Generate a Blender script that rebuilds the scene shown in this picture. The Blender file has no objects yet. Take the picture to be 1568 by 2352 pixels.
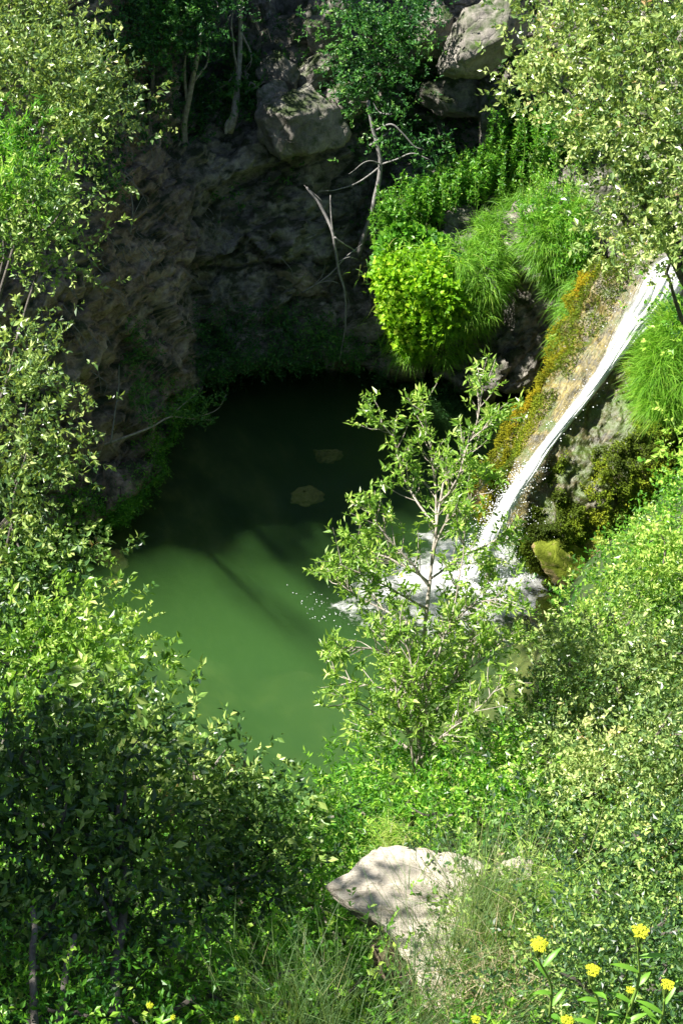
import bpy, math, random
import numpy as np
from mathutils import Vector

random.seed(7)
RNG = np.random.default_rng(11)
R = math.radians

# ------------------------------------------------------------------ camera, world, sun, exposure
scene = bpy.context.scene
COL = scene.collection
CAM = np.array([0.0, -23.0, 19.28]); PITCH = R(40); FOVV = R(36)
cam = bpy.data.cameras.new('camera'); cam_o = bpy.data.objects.new('camera', cam); COL.objects.link(cam_o)
cam.sensor_fit = 'VERTICAL'; cam.sensor_height = 36; cam.lens = 18 / math.tan(FOVV / 2)
cam.clip_start = 0.1; cam.clip_end = 500
cam_o.location = CAM; cam_o.rotation_euler = (math.pi / 2 - PITCH, 0, 0)
scene.camera = cam_o

SUN_TRAVEL = np.array([0.585, -0.02, -0.81]); SUN_TRAVEL /= np.linalg.norm(SUN_TRAVEL)
sun = bpy.data.lights.new('sun', 'SUN'); sun.energy = 5.0; sun.angle = R(0.53); sun.color = (1.0, 0.955, 0.87)
sun_o = bpy.data.objects.new('sun', sun); COL.objects.link(sun_o)
sun_o.rotation_euler = Vector(SUN_TRAVEL).to_track_quat('-Z', 'Y').to_euler(); sun_o.location = (-20, 12, 30)

world = bpy.data.worlds.new('World'); scene.world = world; world.use_nodes = True
wn = world.node_tree; bg = wn.nodes['Background']
sky = wn.nodes.new('ShaderNodeTexSky'); sky.sky_type = 'NISHITA'; sky.sun_disc = False
sky.sun_elevation = math.asin(-SUN_TRAVEL[2]); sky.sun_rotation = math.atan2(-SUN_TRAVEL[0], -SUN_TRAVEL[1]) % (2 * math.pi)
wn.links.new(sky.outputs[0], bg.inputs[0]); bg.inputs[1].default_value = 0.05

vs = scene.view_settings
scene.display_settings.display_device = 'sRGB'
vs.view_transform = 'Standard'; vs.look = 'None'; vs.gamma = 1.0; vs.exposure = 1.62; vs.use_curve_mapping = False
cy = scene.cycles
cy.max_bounces = 6; cy.diffuse_bounces = 3; cy.glossy_bounces = 2; cy.transmission_bounces = 3
cy.transparent_max_bounces = 24; cy.volume_bounces = 0; cy.use_denoising = True
cy.sample_clamp_indirect = 6.0; cy.caustics_reflective = False; cy.caustics_refractive = False

# ------------------------------------------------------------------ maths helpers
F_ = 1176 / math.tan(FOVV / 2)
FW = np.array([0, math.cos(PITCH), -math.sin(PITCH)]); UP = np.array([0, math.sin(PITCH), math.cos(PITCH)]); RT = np.array([1.0, 0, 0])
def ray(u, v): return FW + RT * ((u - 784) / F_) + UP * ((1176 - v) / F_)
def Wt(u, v, t): return CAM + ray(u, v) * t                      # point at depth t along the view axis
def Wy(u, v, y): d = ray(u, v); return CAM + d * ((y - CAM[1]) / d[1])
def Wz(u, v, z): d = ray(u, v); return CAM + d * ((z - CAM[2]) / d[2])
def px(t, n): return n * t / F_                                   # n photo units at depth t in metres

def _hash(ix, iy, iz, seed=0):
    h = (ix.astype(np.int64) * 374761393 + iy.astype(np.int64) * 668265263 + iz.astype(np.int64) * 2147483647 + seed * 144665) & 0xffffffff
    h = ((h ^ (h >> 13)) * 1274126177) & 0xffffffff
    h = ((h ^ (h >> 16)) * 2246822519) & 0xffffffff
    return ((h ^ (h >> 15)) & 0xffffff) / float(0xffffff)
def vnoise(P, seed=0):
    P = np.asarray(P, float); I = np.floor(P).astype(np.int64); f = P - I; f = f * f * (3 - 2 * f)
    r = 0
    for dx in (0, 1):
        wx = f[:, 0] if dx else 1 - f[:, 0]
        for dy in (0, 1):
            wy = f[:, 1] if dy else 1 - f[:, 1]
            for dz in (0, 1):
                wz = f[:, 2] if dz else 1 - f[:, 2]
                r = r + wx * wy * wz * _hash(I[:, 0] + dx, I[:, 1] + dy, I[:, 2] + dz, seed)
    return r * 2 - 1
def fbm(P, octv=5, seed=0, gain=0.5):
    a = 1.0; s = 0; P = np.asarray(P, float)
    for i in range(octv):
        s = s + a * vnoise(P, seed + i); P = P * 2.03 + 17.1; a *= gain
    return s
def ridged(P, octv=4, seed=0):
    a = 1.0; s = 0
    for i in range(octv):
        s = s + a * (1 - 2 * np.abs(vnoise(P, seed + i))); P = P * 2.07 + 9.3; a *= 0.5
    return s
def worley(P, seed=0):
    P = np.asarray(P, float); I = np.floor(P).astype(np.int64)
    f1 = np.full(len(P), 9.0); f2 = np.full(len(P), 9.0); cid = np.zeros(len(P))
    for dx in (-1, 0, 1):
        for dy in (-1, 0, 1):
            for dz in (-1, 0, 1):
                J = I + np.array([dx, dy, dz])
                c = np.stack([_hash(J[:, 0], J[:, 1], J[:, 2], seed + k) for k in (1, 2, 3)], 1) + J
                d = np.linalg.norm(c - P, axis=1); h = _hash(J[:, 0], J[:, 1], J[:, 2], seed + 9)
                m = d < f1
                f2 = np.where(m, f1, np.minimum(f2, d)); cid = np.where(m, h, cid); f1 = np.where(m, d, f1)
    return f1, f2, cid

def facets(P, seed, k):
    P = np.asarray(P, float); I = np.floor(P).astype(np.int64); best = np.full(len(P), 9.0); C = np.zeros_like(P); H = np.zeros((len(P), 3))
    for dx in (-1, 0, 1):
        for dy in (-1, 0, 1):
            for dz in (-1, 0, 1):
                J = I + np.array([dx, dy, dz]); c = np.stack([_hash(J[:, 0], J[:, 1], J[:, 2], seed + q) for q in (1, 2, 3)], 1) + J
                d = np.linalg.norm(c - P, axis=1); m = d < best
                h = np.stack([_hash(J[:, 0], J[:, 1], J[:, 2], seed + q) for q in (5, 6, 7)], 1) - .5
                best = np.where(m, d, best); C = np.where(m[:, None], c, C); H = np.where(m[:, None], h, H)
    return ((P - C) * H).sum(1) * k

def catmull(P, n, by_len=True):
    P = np.asarray(P, float)
    if by_len:
        L = np.concatenate([[0], np.cumsum(np.linalg.norm(np.diff(P, axis=0), axis=1) + 1e-6)])
    else:
        L = np.arange(len(P), dtype=float)
    t = np.linspace(0, L[-1], n); out = np.zeros((n, P.shape[1]))
    T = np.zeros_like(P)
    T[1:-1] = (P[2:] - P[:-2]) / (L[2:] - L[:-2])[:, None]
    T[0] = (P[1] - P[0]) / (L[1] - L[0]); T[-1] = (P[-1] - P[-2]) / (L[-1] - L[-2])
    k = np.clip(np.searchsorted(L, t, side='right') - 1, 0, len(P) - 2)
    h = (L[k + 1] - L[k]); s = ((t - L[k]) / h)[:, None]; h = h[:, None]
    out = (2 * s**3 - 3 * s**2 + 1) * P[k] + (s**3 - 2 * s**2 + s) * h * T[k] + (-2 * s**3 + 3 * s**2) * P[k + 1] + (s**3 - s**2) * h * T[k + 1]
    return out

# ------------------------------------------------------------------ mesh builder
class MB:
    def __init__(s): s.v = []; s.f = []; s.tone = []; s.n = 0
    def add(s, v, f, tone=None):
        v = np.asarray(v, float).reshape(-1, 3); f = np.asarray(f, int)
        if f.ndim == 2 and f.shape[1] == 4:
            f = np.concatenate([f[:, [0, 1, 2]], f[:, [0, 2, 3]]])
            if tone is not None and np.ndim(tone): tone = np.concatenate([tone, tone])
        s.v.append(v); s.f.append(f + s.n); s.n += len(v)
        s.tone.append(np.full(len(f), 0.5) if tone is None else (np.full(len(f), tone) if np.ndim(tone) == 0 else tone))
        return s
    def build(s, name, mat, parent=None, origin=None, smooth=False, kind=None):
        V = np.concatenate(s.v); Fc = np.concatenate(s.f); T = np.concatenate(s.tone)
        if origin is None: origin = np.array(parent.location) if parent else np.zeros(3)
        V = V - np.asarray(origin)
        me = bpy.data.meshes.new(name)
        me.vertices.add(len(V)); me.vertices.foreach_set('co', V.astype(np.float32).ravel())
        me.loops.add(len(Fc) * 3); me.loops.foreach_set('vertex_index', Fc.astype(np.int32).ravel())
        me.polygons.add(len(Fc)); me.polygons.foreach_set('loop_start', np.arange(0, len(Fc) * 3, 3, dtype=np.int32))
        me.polygons.foreach_set('use_smooth', np.full(len(Fc), smooth))
        a = me.attributes.new('tone', 'FLOAT', 'FACE'); a.data.foreach_set('value', T.astype(np.float32))
        me.update(calc_edges=True)
        me.materials.append(mat)
        o = bpy.data.objects.new(name, me); COL.objects.link(o)
        if parent: o.parent = parent
        else: o.location = origin
        if kind: o['kind'] = kind
        return o

def tag(o, label=None, cat=None, group=None, kind=None):
    if label: o['label'] = label
    if cat: o['category'] = cat
    if group: o['group'] = group
    if kind: o['kind'] = kind
    return o
def thing(name, loc, label, cat, group=None):
    o = bpy.data.objects.new(name, None); COL.objects.link(o); o.location = tuple(loc); o.empty_display_size = 0.3
    return tag(o, label, cat, group)

def tube(mb, pts, radii, seg=7, wob=0.0, tone=0.5, n=None):
    P = np.asarray(pts, float)
    n = n or max(3, len(P) * 3)
    PR = np.concatenate([P, np.interp(np.linspace(0, 1, len(P)), np.linspace(0, 1, len(radii)), radii)[:, None]], 1)
    C = catmull(PR, n); r = np.maximum(C[:, 3], 0.001); C = C[:, :3]
    if wob: C = C + wob * np.stack([fbm(C * 1.7 + k * 31, 3) for k in range(3)], 1)
    T = np.gradient(C, axis=0); T /= np.linalg.norm(T, axis=1)[:, None] + 1e-9
    ref = np.array([0, 0, 1.0]) if abs(T[:, 2]).mean() < 0.8 else np.array([1.0, 0, 0])
    A = np.cross(T, ref); A /= np.linalg.norm(A, axis=1)[:, None] + 1e-9; B = np.cross(T, A)
    th = np.linspace(0, 2 * math.pi, seg, endpoint=False)
    V = C[:, None] + r[:, None, None] * (np.cos(th)[None, :, None] * A[:, None] + np.sin(th)[None, :, None] * B[:, None])
    if r.max() > 0.03:
        V = V + (0.12 * r[:, None] * fbm(V.reshape(-1, 3) * 9, 2).reshape(n, seg))[..., None] * (V - C[:, None]) / r[:, None, None]
    V = V.reshape(-1, 3); i = np.arange(n - 1)[:, None] * seg; j = np.arange(seg)[None]; j2 = (j + 1) % seg
    Fq = np.stack([i + j, i + j2, i + seg + j2, i + seg + j], -1).reshape(-1, 4)
    V = np.concatenate([V, C[:1], C[-1:]]); e0 = len(V) - 2; e1 = len(V) - 1
    mb.add(V, Fq, tone)
    k = np.arange(seg); k2 = (k + 1) % seg; off = -len(V)
    cap = np.concatenate([np.stack([k2, k, np.full(seg, e0)], 1), np.stack([(n - 1) * seg + k, (n - 1) * seg + k2, np.full(seg, e1)], 1)])
    mb.add(np.zeros((0, 3)), cap + off, tone)
    return C

def grid_faces(nu, nv, flip=False):
    i = np.arange(nu - 1)[:, None] * nv; j = np.arange(nv - 1)[None]
    q = np.stack([i + j, i + nv + j, i + nv + j + 1, i + j + 1], -1).reshape(-1, 4)
    return q[:, ::-1] if flip else q
def grid_normals(G):
    N = np.cross(np.gradient(G, axis=0), np.gradient(G, axis=1)); return N / (np.linalg.norm(N, axis=2, keepdims=True) + 1e-9)

# ------------------------------------------------------------------ foliage
def leaf_template(kind):
    if kind == 'oval':       # 4 verts, folded on the midrib
        v = [(0, 0, 0), (.48, -.5, .10), (1, 0, -.04), (.48, .5, .10)]; f = [(0, 1, 2), (0, 2, 3)]
    elif kind == 'oval6':
        v = [(0, 0, 0), (.30, -.46, .09), (.72, -.38, .07), (1, 0, -.08), (.72, .38, .07), (.30, .46, .09)]; f = [(0, 1, 2), (0, 2, 3), (0, 3, 4), (0, 4, 5)]
    elif kind == 'lance':
        v = [(0, 0, 0), (.38, -.5, .05), (1, 0, -.12), (.38, .5, .05)]; f = [(0, 1, 2), (0, 2, 3)]
    else:                    # round ivy or nettle leaf
        v = [(0, 0, 0), (.15, -.5, .05), (.62, -.45, .02), (1, 0, -.12), (.62, .45, .02), (.15, .5, .05)]; f = [(0, 1, 2), (0, 2, 3), (0, 3, 4), (0, 4, 5)]
    return np.array(v, float), np.array(f, int)

def frames(D, rng):
    """random frames whose x axis is D"""
    D = D / (np.linalg.norm(D, axis=1)[:, None] + 1e-9)
    A = rng.normal(size=D.shape); A -= (A * D).sum(1)[:, None] * D; A /= np.linalg.norm(A, axis=1)[:, None] + 1e-9
    return np.stack([D, A, np.cross(D, A)], 2)

def add_leaves(mb, P, D, L, asp, kind, rng, tone, up=0.0):
    """leaves at P along D. up>0 turns the blades to face the sky a little"""
    tv, tf = leaf_template(kind); n = len(P)
    M = frames(D, rng)
    if up > 0:
        x = M[:, :, 0]; nrm = M[:, :, 2] * (1 - up) + np.array([0, 0, 1.0]) * up
        nrm -= (nrm * x).sum(1)[:, None] * x; nrm /= np.linalg.norm(nrm, axis=1)[:, None] + 1e-9
        M = np.stack([x, np.cross(nrm, x), nrm], 2)
    tvs = tv * np.array([1, asp, 1])
    V = P[:, None] + np.einsum('nij,kj->nki', M, tvs) * np.asarray(L)[:, None, None]
    Fc = (np.arange(n)[:, None, None] * len(tv) + tf[None]).reshape(-1, 3)
    mb.add(V.reshape(-1, 3), Fc, np.repeat(tone, len(tf)))

def sprigs(mb, S, D, rng, L=0.05, k=9, length=0.16, asp=0.5, kind='oval', spread=0.75, tone0=0.5, tvar=0.25, up=0.3, toneS=None, lvar=0.42):
    """S sprig roots, D sprig directions; k leaves along each"""
    n = len(S); D = D / (np.linalg.norm(D, axis=1)[:, None] + 1e-9)
    a = (np.arange(k) + rng.random((n, k))) / k
    base = S[:, None] + D[:, None] * (a * length)[..., None]
    side = rng.normal(size=(n, k, 3)); side /= np.linalg.norm(side, axis=2)[..., None]
    dd = D[:, None] * (1 - spread * (1 - 0.45 * a[..., None])) + side * spread
    LL = L * (1 + lvar * rng.normal(size=(n, k))).clip(0.45, 1.7)
    ts = rng.normal(size=n) * tvar * 0.6 + tone0 if toneS is None else toneS
    tone = (ts[:, None] + tvar * rng.normal(size=(n, k)) * 0.8 + 0.12 * (a - 0.5)).clip(0, 1)
    add_leaves(mb, base.reshape(-1, 3), dd.reshape(-1, 3), LL.ravel(), asp, kind, rng, tone.ravel(), up)

def blob(u, v, t, ru, rv, rd=None):
    """ellipsoid centred on photo spot (u, v) at depth t; radii given in photo units there, depth radius in metres"""
    c = Wt(u, v, t); return (c, px(t, ru), px(t, rv), rd if rd else px(t, (ru + rv) / 2))

def fill_blob(mb, twigs, b, rng, L, lai, kind, asp, tone0, tvar, hub=None, clump=0.28, shell=0.62, length=0.16, k=9, up=0.3, gap=0.14, droop=0.0, twig_r=0.012, spread=0.75, outw=1.0, nbranch=0.14):
    c, rx, rz, ry = b
    L = L * 1.17; lai = lai * 1.15; area = math.pi * rx * rz; la = 0.5 * L * L * asp * 1.15
    nleaf = max(30, int(lai * area / la)); ns = max(4, nleaf // k)
    nc = max(3, int(ns / 14)); 
    # clump centres inside the ellipsoid, more of them near its surface
    q = rng.normal(size=(nc * 3, 3)); q /= np.linalg.norm(q, axis=1)[:, None]
    rr = (shell + (1 - shell) * rng.random(nc * 3)) * (1 + 0.16 * fbm(q * 2.2 + c, 2)); rr = np.where(rng.random(nc * 3) < 0.25, rr * rng.random(nc * 3), rr)
    E = np.array([rx, ry, rz]); Pc = c + q * rr[:, None] * E
    if gap > 0:
        keep = fbm(Pc * 0.9 / max(0.3, rx) + 5, 3) > (gap - 0.5); Pc = Pc[keep]; q = q[keep]
    Pc = Pc[:nc]; q = q[:nc]; nc = len(Pc)
    if nc == 0: return
    ct = rng.normal(size=nc) * tvar * 1.1
    idx = rng.integers(0, nc, ns)
    off = rng.normal(size=(ns, 3)) * clump * np.array([1, 1, 0.6])
    S = Pc[idx] + off
    out = (S - c) / E
    D = out * outw + rng.normal(size=(ns, 3)) * 0.55 + np.array([0, 0, 0.35 - droop])
    sprigs(mb, S - D / np.linalg.norm(D, axis=1)[:, None] * length * 0.5, D, rng, L, k, length, asp, kind, spread, tone0, tvar, up, toneS=(tone0 + ct[idx] + 0.5 * tvar * rng.normal(size=ns)))
    if twigs is not None:
        h = c - np.array([0, 0, rz * 0.6]) if hub is None else np.asarray(hub)
        for p in Pc[rng.random(nc) < nbranch]:
            m = (h * 0.45 + p * 0.55) + rng.normal(size=3) * 0.12 * rx
            tube(twigs, [h + rng.normal(size=3) * 0.05, m, p, p + (p - m) * 0.15], [twig_r * 2.0, twig_r, twig_r * 0.35], 4, n=6, tone=rng.random())

NTREE = 0
def tree(name, label, cat, base, blobs, mat, bark, L=0.05, lai=3.2, kind='oval', asp=0.5, tone0=0.5, tvar=0.22, trunks=None, group=None, r0=0.085, seed=None, limbs=True, **kw):
    """Empty at the foot > trunk, branch..., twigs, crown"""
    global NTREE; NTREE += 1
    rng = np.random.default_rng(100 + NTREE if seed is None else seed)
    base = np.asarray(base, float)
    o = thing(name, base, label, cat, group)
    blobs = [blob(*b) if not isinstance(b[0], np.ndarray) else b for b in blobs]
    cen = np.mean([b[0] for b in blobs], 0) - (0, 0, .25 * np.ptp([b[0][2] for b in blobs])) + FW * .25
    tr = MB()
    if trunks is None:
        mid = base * 0.5 + cen * 0.5 + np.array([0, 0, -0.1]); top = cen
        ln = tube(tr, [base + (0, 0, -0.4), base * 0.75 + mid * 0.25, mid, top], [r0 * 1.25, r0, r0 * 0.7, r0 * 0.35], 9, wob=0.06, n=16)
    else:
        ln = None
        for tp, rr in trunks:
            l2 = tube(tr, tp, rr, 9, wob=0.03, n=18); ln = l2 if ln is None else ln
    tr.build('trunk', bark, o, smooth=True)
    crown = MB(); tw = MB(); nb = 0
    for b in blobs:
        s = ln[int(len(ln) * (0.45 + 0.4 * rng.random()))]
        hub = b[0] * 0.75 + s * 0.25
        if limbs and len(blobs) > 1:
            br = MB(); m = s * 0.5 + b[0] * 0.5 + rng.normal(size=3) * 0.12
            tube(br, [s, m, b[0]], [r0 * 0.45, r0 * 0.25, r0 * 0.08], 6, wob=0.05, n=10)
            br.build('branch', bark, o, smooth=True); hub = b[0] * 0.9 + s * 0.1
        fill_blob(crown, tw, b, rng, L, lai, kind, asp, tone0 + .13 * rng.normal(), tvar, hub=hub, **kw)
    if tw.n: tw.build('twigs', bark, o, kind='stuff')
    crown.build('crown', mat, o)
    return o

# ------------------------------------------------------------------ materials
def new_mat(name):
    m = bpy.data.materials.new(name); m.use_nodes = True; nt = m.node_tree
    for n in list(nt.nodes): nt.nodes.remove(n)
    out = nt.nodes.new('ShaderNodeOutputMaterial'); return m, nt, out
def nd(nt, typ, **kw):
    n = nt.nodes.new(typ)
    for k, v in kw.items():
        if k.startswith('in_'):
            n.inputs[int(k[3:]) if k[3:].isdigit() else k[3:].replace('_', ' ')].default_value = v
        else: setattr(n, k, v)
    return n
def ramp(nt, stops, fac):
    r = nt.nodes.new('ShaderNodeValToRGB'); e = r.color_ramp.elements
    while len(e) < len(stops): e.new(0.5)
    for k, (p, c) in enumerate(stops):
        e[k].position = p; e[k].color = (*c, 1) if len(c) == 3 else c
    nt.links.new(fac, r.inputs[0]); return r.outputs[0]
def mixc(nt, fac, a, b, mode='MIX'):
    m = nt.nodes.new('ShaderNodeMix'); m.data_type = 'RGBA'; m.blend_type = mode
    for sock, val in ((m.inputs[0], fac), (m.inputs[6], a), (m.inputs[7], b)):
        if hasattr(val, 'links'): nt.links.new(val, sock)
        else: sock.default_value = (*val, 1) if isinstance(val, tuple) and len(val) == 3 else val
    return m.outputs[2]
def math_(nt, op, a, b=None, c=None, clamp=False):
    m = nt.nodes.new('ShaderNodeMath'); m.operation = op; m.use_clamp = clamp
    for s, v in zip(m.inputs, (a, b, c)):
        if v is None: continue
        if hasattr(v, 'links'): nt.links.new(v, s)
        else: s.default_value = v
    return m.outputs[0]
def noise(nt, scale, detail=4, rough=0.55, vec=None, dist=0.0, out=0):
    n = nt.nodes.new('ShaderNodeTexNoise'); n.inputs['Scale'].default_value = scale; n.inputs['Detail'].default_value = detail
    n.inputs['Roughness'].default_value = rough; n.inputs['Distortion'].default_value = dist
    if vec is not None: nt.links.new(vec, n.inputs['Vector'])
    return n.outputs[out]
def wpos(nt): return nt.nodes.new('ShaderNodeNewGeometry').outputs['Position']

def leaf_mat(name, stops, trans=0.32, rough=0.42, spec=0.5, tcol=(0.35, 0.5, 0.06), tmul=1.9):
    m, nt, out = new_mat(name)
    at = nd(nt, 'ShaderNodeAttribute', attribute_name='tone')
    n = noise(nt, 1.3, 2, vec=wpos(nt))
    fac = math_(nt, 'ADD', math_(nt, 'MULTIPLY', at.outputs['Fac'], .95), math_(nt, 'MULTIPLY', math_(nt, 'SUBTRACT', n, 0.5), 0.3), clamp=True)
    col = ramp(nt, stops, fac)
    p = nd(nt, 'ShaderNodeBsdfPrincipled'); nt.links.new(col, p.inputs['Base Color'])
    p.inputs['Roughness'].default_value = rough; p.inputs['Specular IOR Level'].default_value = spec
    tr = nd(nt, 'ShaderNodeBsdfTranslucent')
    tc = mixc(nt, 0.55, col, tcol); tc2 = mixc(nt, 1.0, tc, (tmul, tmul, tmul * 0.9), 'MULTIPLY'); nt.links.new(tc2, tr.inputs['Color'])
    mx = nd(nt, 'ShaderNodeMixShader'); mx.inputs[0].default_value = trans
    nt.links.new(p.outputs[0], mx.inputs[1]); nt.links.new(tr.outputs[0], mx.inputs[2]); nt.links.new(mx.outputs[0], out.inputs[0])
    return m
M = {}
BR = (0.30, 0.16, 0.06)
M['oak'] = leaf_mat('holm_oak_leaves', [(0, (.018, .045, .024)), (.35, (.05, .12, .03)), (.65, (.16, .28, .055)), (.99, (.38, .48, .13)), (1, BR)], 0.24, 0.40, 0.5, (.24, .42, .04), 1.5)
M['oakpale'] = leaf_mat('pale_oak_leaves', [(0, (.03, .075, .022)), (.33, (.085, .16, .045)), (.62, (.22, .33, .085)), (.975, (.48, .55, .21)), (1, (.42, .24, .12))], 0.28, 0.33, 0.7, (.40, .52, .07), 1.5)
M['willow'] = leaf_mat('willow_leaves', [(0, (.04, .11, .018)), (.4, (.15, .28, .04)), (.75, (.30, .44, .075)), (1, (.50, .58, .16))], 0.34, 0.38, 0.6, (.32, .58, .04), 1.5)
M['bright'] = leaf_mat('fresh_shrub_leaves', [(0, (.025, .10, .015)), (.45, (.10, .27, .025)), (.8, (.24, .44, .04)), (1, (.42, .55, .10))], 0.34, 0.42, 0.45, (.22, .56, .03), 1.5)
M['ivy'] = leaf_mat('hanging_ivy_leaves', [(0, (.06, .17, .01)), (.45, (.18, .40, .015)), (.85, (.34, .53, .02)), (1, (.48, .58, .06))], 0.34, 0.5, 0.3, (.32, .62, .02), 1.3)
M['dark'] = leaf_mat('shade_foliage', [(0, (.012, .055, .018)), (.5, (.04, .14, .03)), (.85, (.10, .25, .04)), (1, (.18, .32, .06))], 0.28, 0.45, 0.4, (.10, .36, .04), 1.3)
M['grass'] = leaf_mat('grass_blades', [(0, (.05, .15, .015)), (.5, (.15, .34, .03)), (.85, (.28, .46, .05)), (1, (.44, .46, .14))], 0.36, 0.5, 0.3, (.25, .52, .03), 1.3)
M['reed'] = leaf_mat('broom_stems', [(0, (.035, .07, .03)), (.5, (.07, .13, .045)), (.85, (.14, .20, .07)), (1, (.30, .27, .14))], 0.15, 0.5, 0.3)
M['straw'] = leaf_mat('dry_grass', [(0, (.22, .17, .09)), (.5, (.36, .30, .18)), (1, (.50, .44, .30))], 0.2, 0.6, 0.2, (.4, .33, .2), 1.0)
M['moss'] = leaf_mat('moss_tufts', [(0, (.03, .055, .008)), (.5, (.08, .12, .01)), (.8, (.14, .21, .012)), (1, (.27, .29, .02))], 0.2, 0.7, 0.15, (.2, .25, .02), 1.1)
M['omoss'] = leaf_mat('orange_moss_tufts', [(0, (.11, .13, .006)), (.45, (.22, .22, .008)), (.75, (.34, .26, .008)), (.93, (.42, .20, .01)), (1, (.44, .14, .01))], 0.2, 0.7, 0.15, (.3, .3, .02), 1.1)

def bark_mat(name, a, b):
    m, nt, out = new_mat(name); pos = wpos(nt)
    n = noise(nt, 14, 5, 0.65, pos); n2 = noise(nt, 60, 3, 0.6, pos)
    col = ramp(nt, [(.3, a), (.7, b)], n)
    p = nd(nt, 'ShaderNodeBsdfPrincipled'); nt.links.new(col, p.inputs['Base Color']); p.inputs['Roughness'].default_value = 0.85
    bp = nd(nt, 'ShaderNodeBump'); bp.inputs['Strength'].default_value = 0.6; bp.inputs['Distance'].default_value = 0.01
    nt.links.new(n2, bp.inputs['Height']); nt.links.new(bp.outputs[0], p.inputs['Normal']); nt.links.new(p.outputs[0], out.inputs[0]); return m
M['bark'] = bark_mat('grey_bark', (.04, .033, .027), (.17, .15, .13))
M['barkpale'] = bark_mat('pale_bark', (.16, .13, .10), (.42, .38, .33))
M['deadwood'] = bark_mat('weathered_wood', (.11, .105, .10), (.27, .26, .25))

def rock_mat(name, stops, scale=1.0, moss=None, mossamt=0.0, bump=0.8, attr=None, crack=True, grain=None):
    m, nt, out = new_mat(name); pos = wpos(nt)
    if grain:
        mp_ = nd(nt, 'ShaderNodeMapping'); nt.links.new(pos, mp_.inputs[0]); mp_.inputs['Scale'].default_value = grain; pos = mp_.outputs[0]
    n1 = noise(nt, 0.9 * scale, 8, 0.62, pos, 0.6); n2 = noise(nt, 7 * scale, 8, 0.7, pos, 0.2); n3 = noise(nt, 38 * scale, 4, 0.6, pos)
    fac = math_(nt, 'ADD', math_(nt, 'MULTIPLY', n1, 0.55), math_(nt, 'MULTIPLY', n2, 0.45))
    col = ramp(nt, stops, fac)
    if attr:
        at = nd(nt, 'ShaderNodeAttribute', attribute_name='tone')
        col2 = ramp(nt, attr, fac); f2 = math_(nt, 'MULTIPLY_ADD', math_(nt, 'SUBTRACT', n1, 0.5), 1.6, at.outputs['Fac'], clamp=True); col = mixc(nt, f2, col, col2)
    col = mixc(nt, math_(nt, 'MULTIPLY', math_(nt, 'SUBTRACT', n3, 0.35, clamp=True), 1.4, clamp=True), col, mixc(nt, 0.6, col, (.42, .38, .33)))
    if mossamt:
        geo = nt.nodes.new('ShaderNodeNewGeometry'); sx = nd(nt, 'ShaderNodeSeparateXYZ'); nt.links.new(geo.outputs['Normal'], sx.inputs[0])
        mn = noise(nt, 2.3 * scale, 6, 0.65, pos)
        f = math_(nt, 'MULTIPLY', math_(nt, 'SUBTRACT', math_(nt, 'MULTIPLY_ADD', sx.outputs['Z'], 0.25, mn), 0.62 - mossamt * 0.3), 5.0, clamp=True)
        col = mixc(nt, f, col, moss)
    p = nd(nt, 'ShaderNodeBsdfPrincipled'); nt.links.new(col, p.inputs['Base Color']); p.inputs['Roughness'].default_value = 0.88; p.inputs['Specular IOR Level'].default_value = 0.25
    h = math_(nt, 'MULTIPLY_ADD', n3, 0.3, n2)
    if crack:
        vo = nd(nt, 'ShaderNodeTexVoronoi', feature='DISTANCE_TO_EDGE'); vo.inputs['Scale'].default_value = 2.1 * scale
        wn_ = mixc(nt, 0.12, pos, noise(nt, 3 * scale, 3, 0.6, pos, out=1)); nt.links.new(wn_, vo.inputs['Vector'])
        h = math_(nt, 'ADD', h, math_(nt, 'MULTIPLY', math_(nt, 'MINIMUM', vo.outputs[0], 0.07), 6.0))
    bp = nd(nt, 'ShaderNodeBump'); bp.inputs['Strength'].default_value = bump; bp.inputs['Distance'].default_value = 0.06 / scale
    nt.links.new(h, bp.inputs['Height']); nt.links.new(bp.outputs[0], p.inputs['Normal']); nt.links.new(p.outputs[0], out.inputs[0]); return m
GREY = [(.34, (.03, .03, .03)), (.45, (.13, .122, .11)), (.54, (.25, .235, .21)), (.66, (.52, .49, .45))]
BROWN = [(.34, (.03, .018, .011)), (.45, (.23, .155, .105)), (.55, (.38, .29, .21)), (.68, (.58, .50, .41))]
M['cliff'] = rock_mat('cliff_rock', GREY, 1.0, (.05, .06, .03), 0.12, 1.2, BROWN, crack=True)
M['boulder'] = rock_mat('grey_boulder_rock', [(.32, (.05, .048, .044)), (.48, (.15, .14, .125)), (.62, (.27, .25, .22)), (.75, (.40, .37, .33))], 1.5, (.04, .06, .02), 0.12)
M['soil'] = rock_mat('bank_soil', [(.3, (.035, .028, .016)), (.5, (.075, .06, .035)), (.7, (.13, .11, .06))], 2.0, (.03, .06, .015), 0.6, 0.6, crack=False)
def add_bed(m):
    nt = m.node_tree; p = [n for n in nt.nodes if n.type == 'BSDF_PRINCIPLED'][0]; src = p.inputs['Base Color'].links[0].from_socket
    pos = wpos(nt); sx = nd(nt, 'ShaderNodeSeparateXYZ'); nt.links.new(pos, sx.inputs[0])
    n = noise(nt, .9, 5, 0.6, pos); bed = ramp(nt, [(.38, (.03, .04, .012)), (.54, (.09, .11, .025)), (.70, (.22, .23, .055))], n)
    f = math_(nt, 'MULTIPLY', math_(nt, 'SUBTRACT', 0.02, sx.outputs['Z']), 12.0, clamp=True)
    nt.links.new(mixc(nt, f, src, bed), p.inputs['Base Color'])
add_bed(M['soil'])
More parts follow.
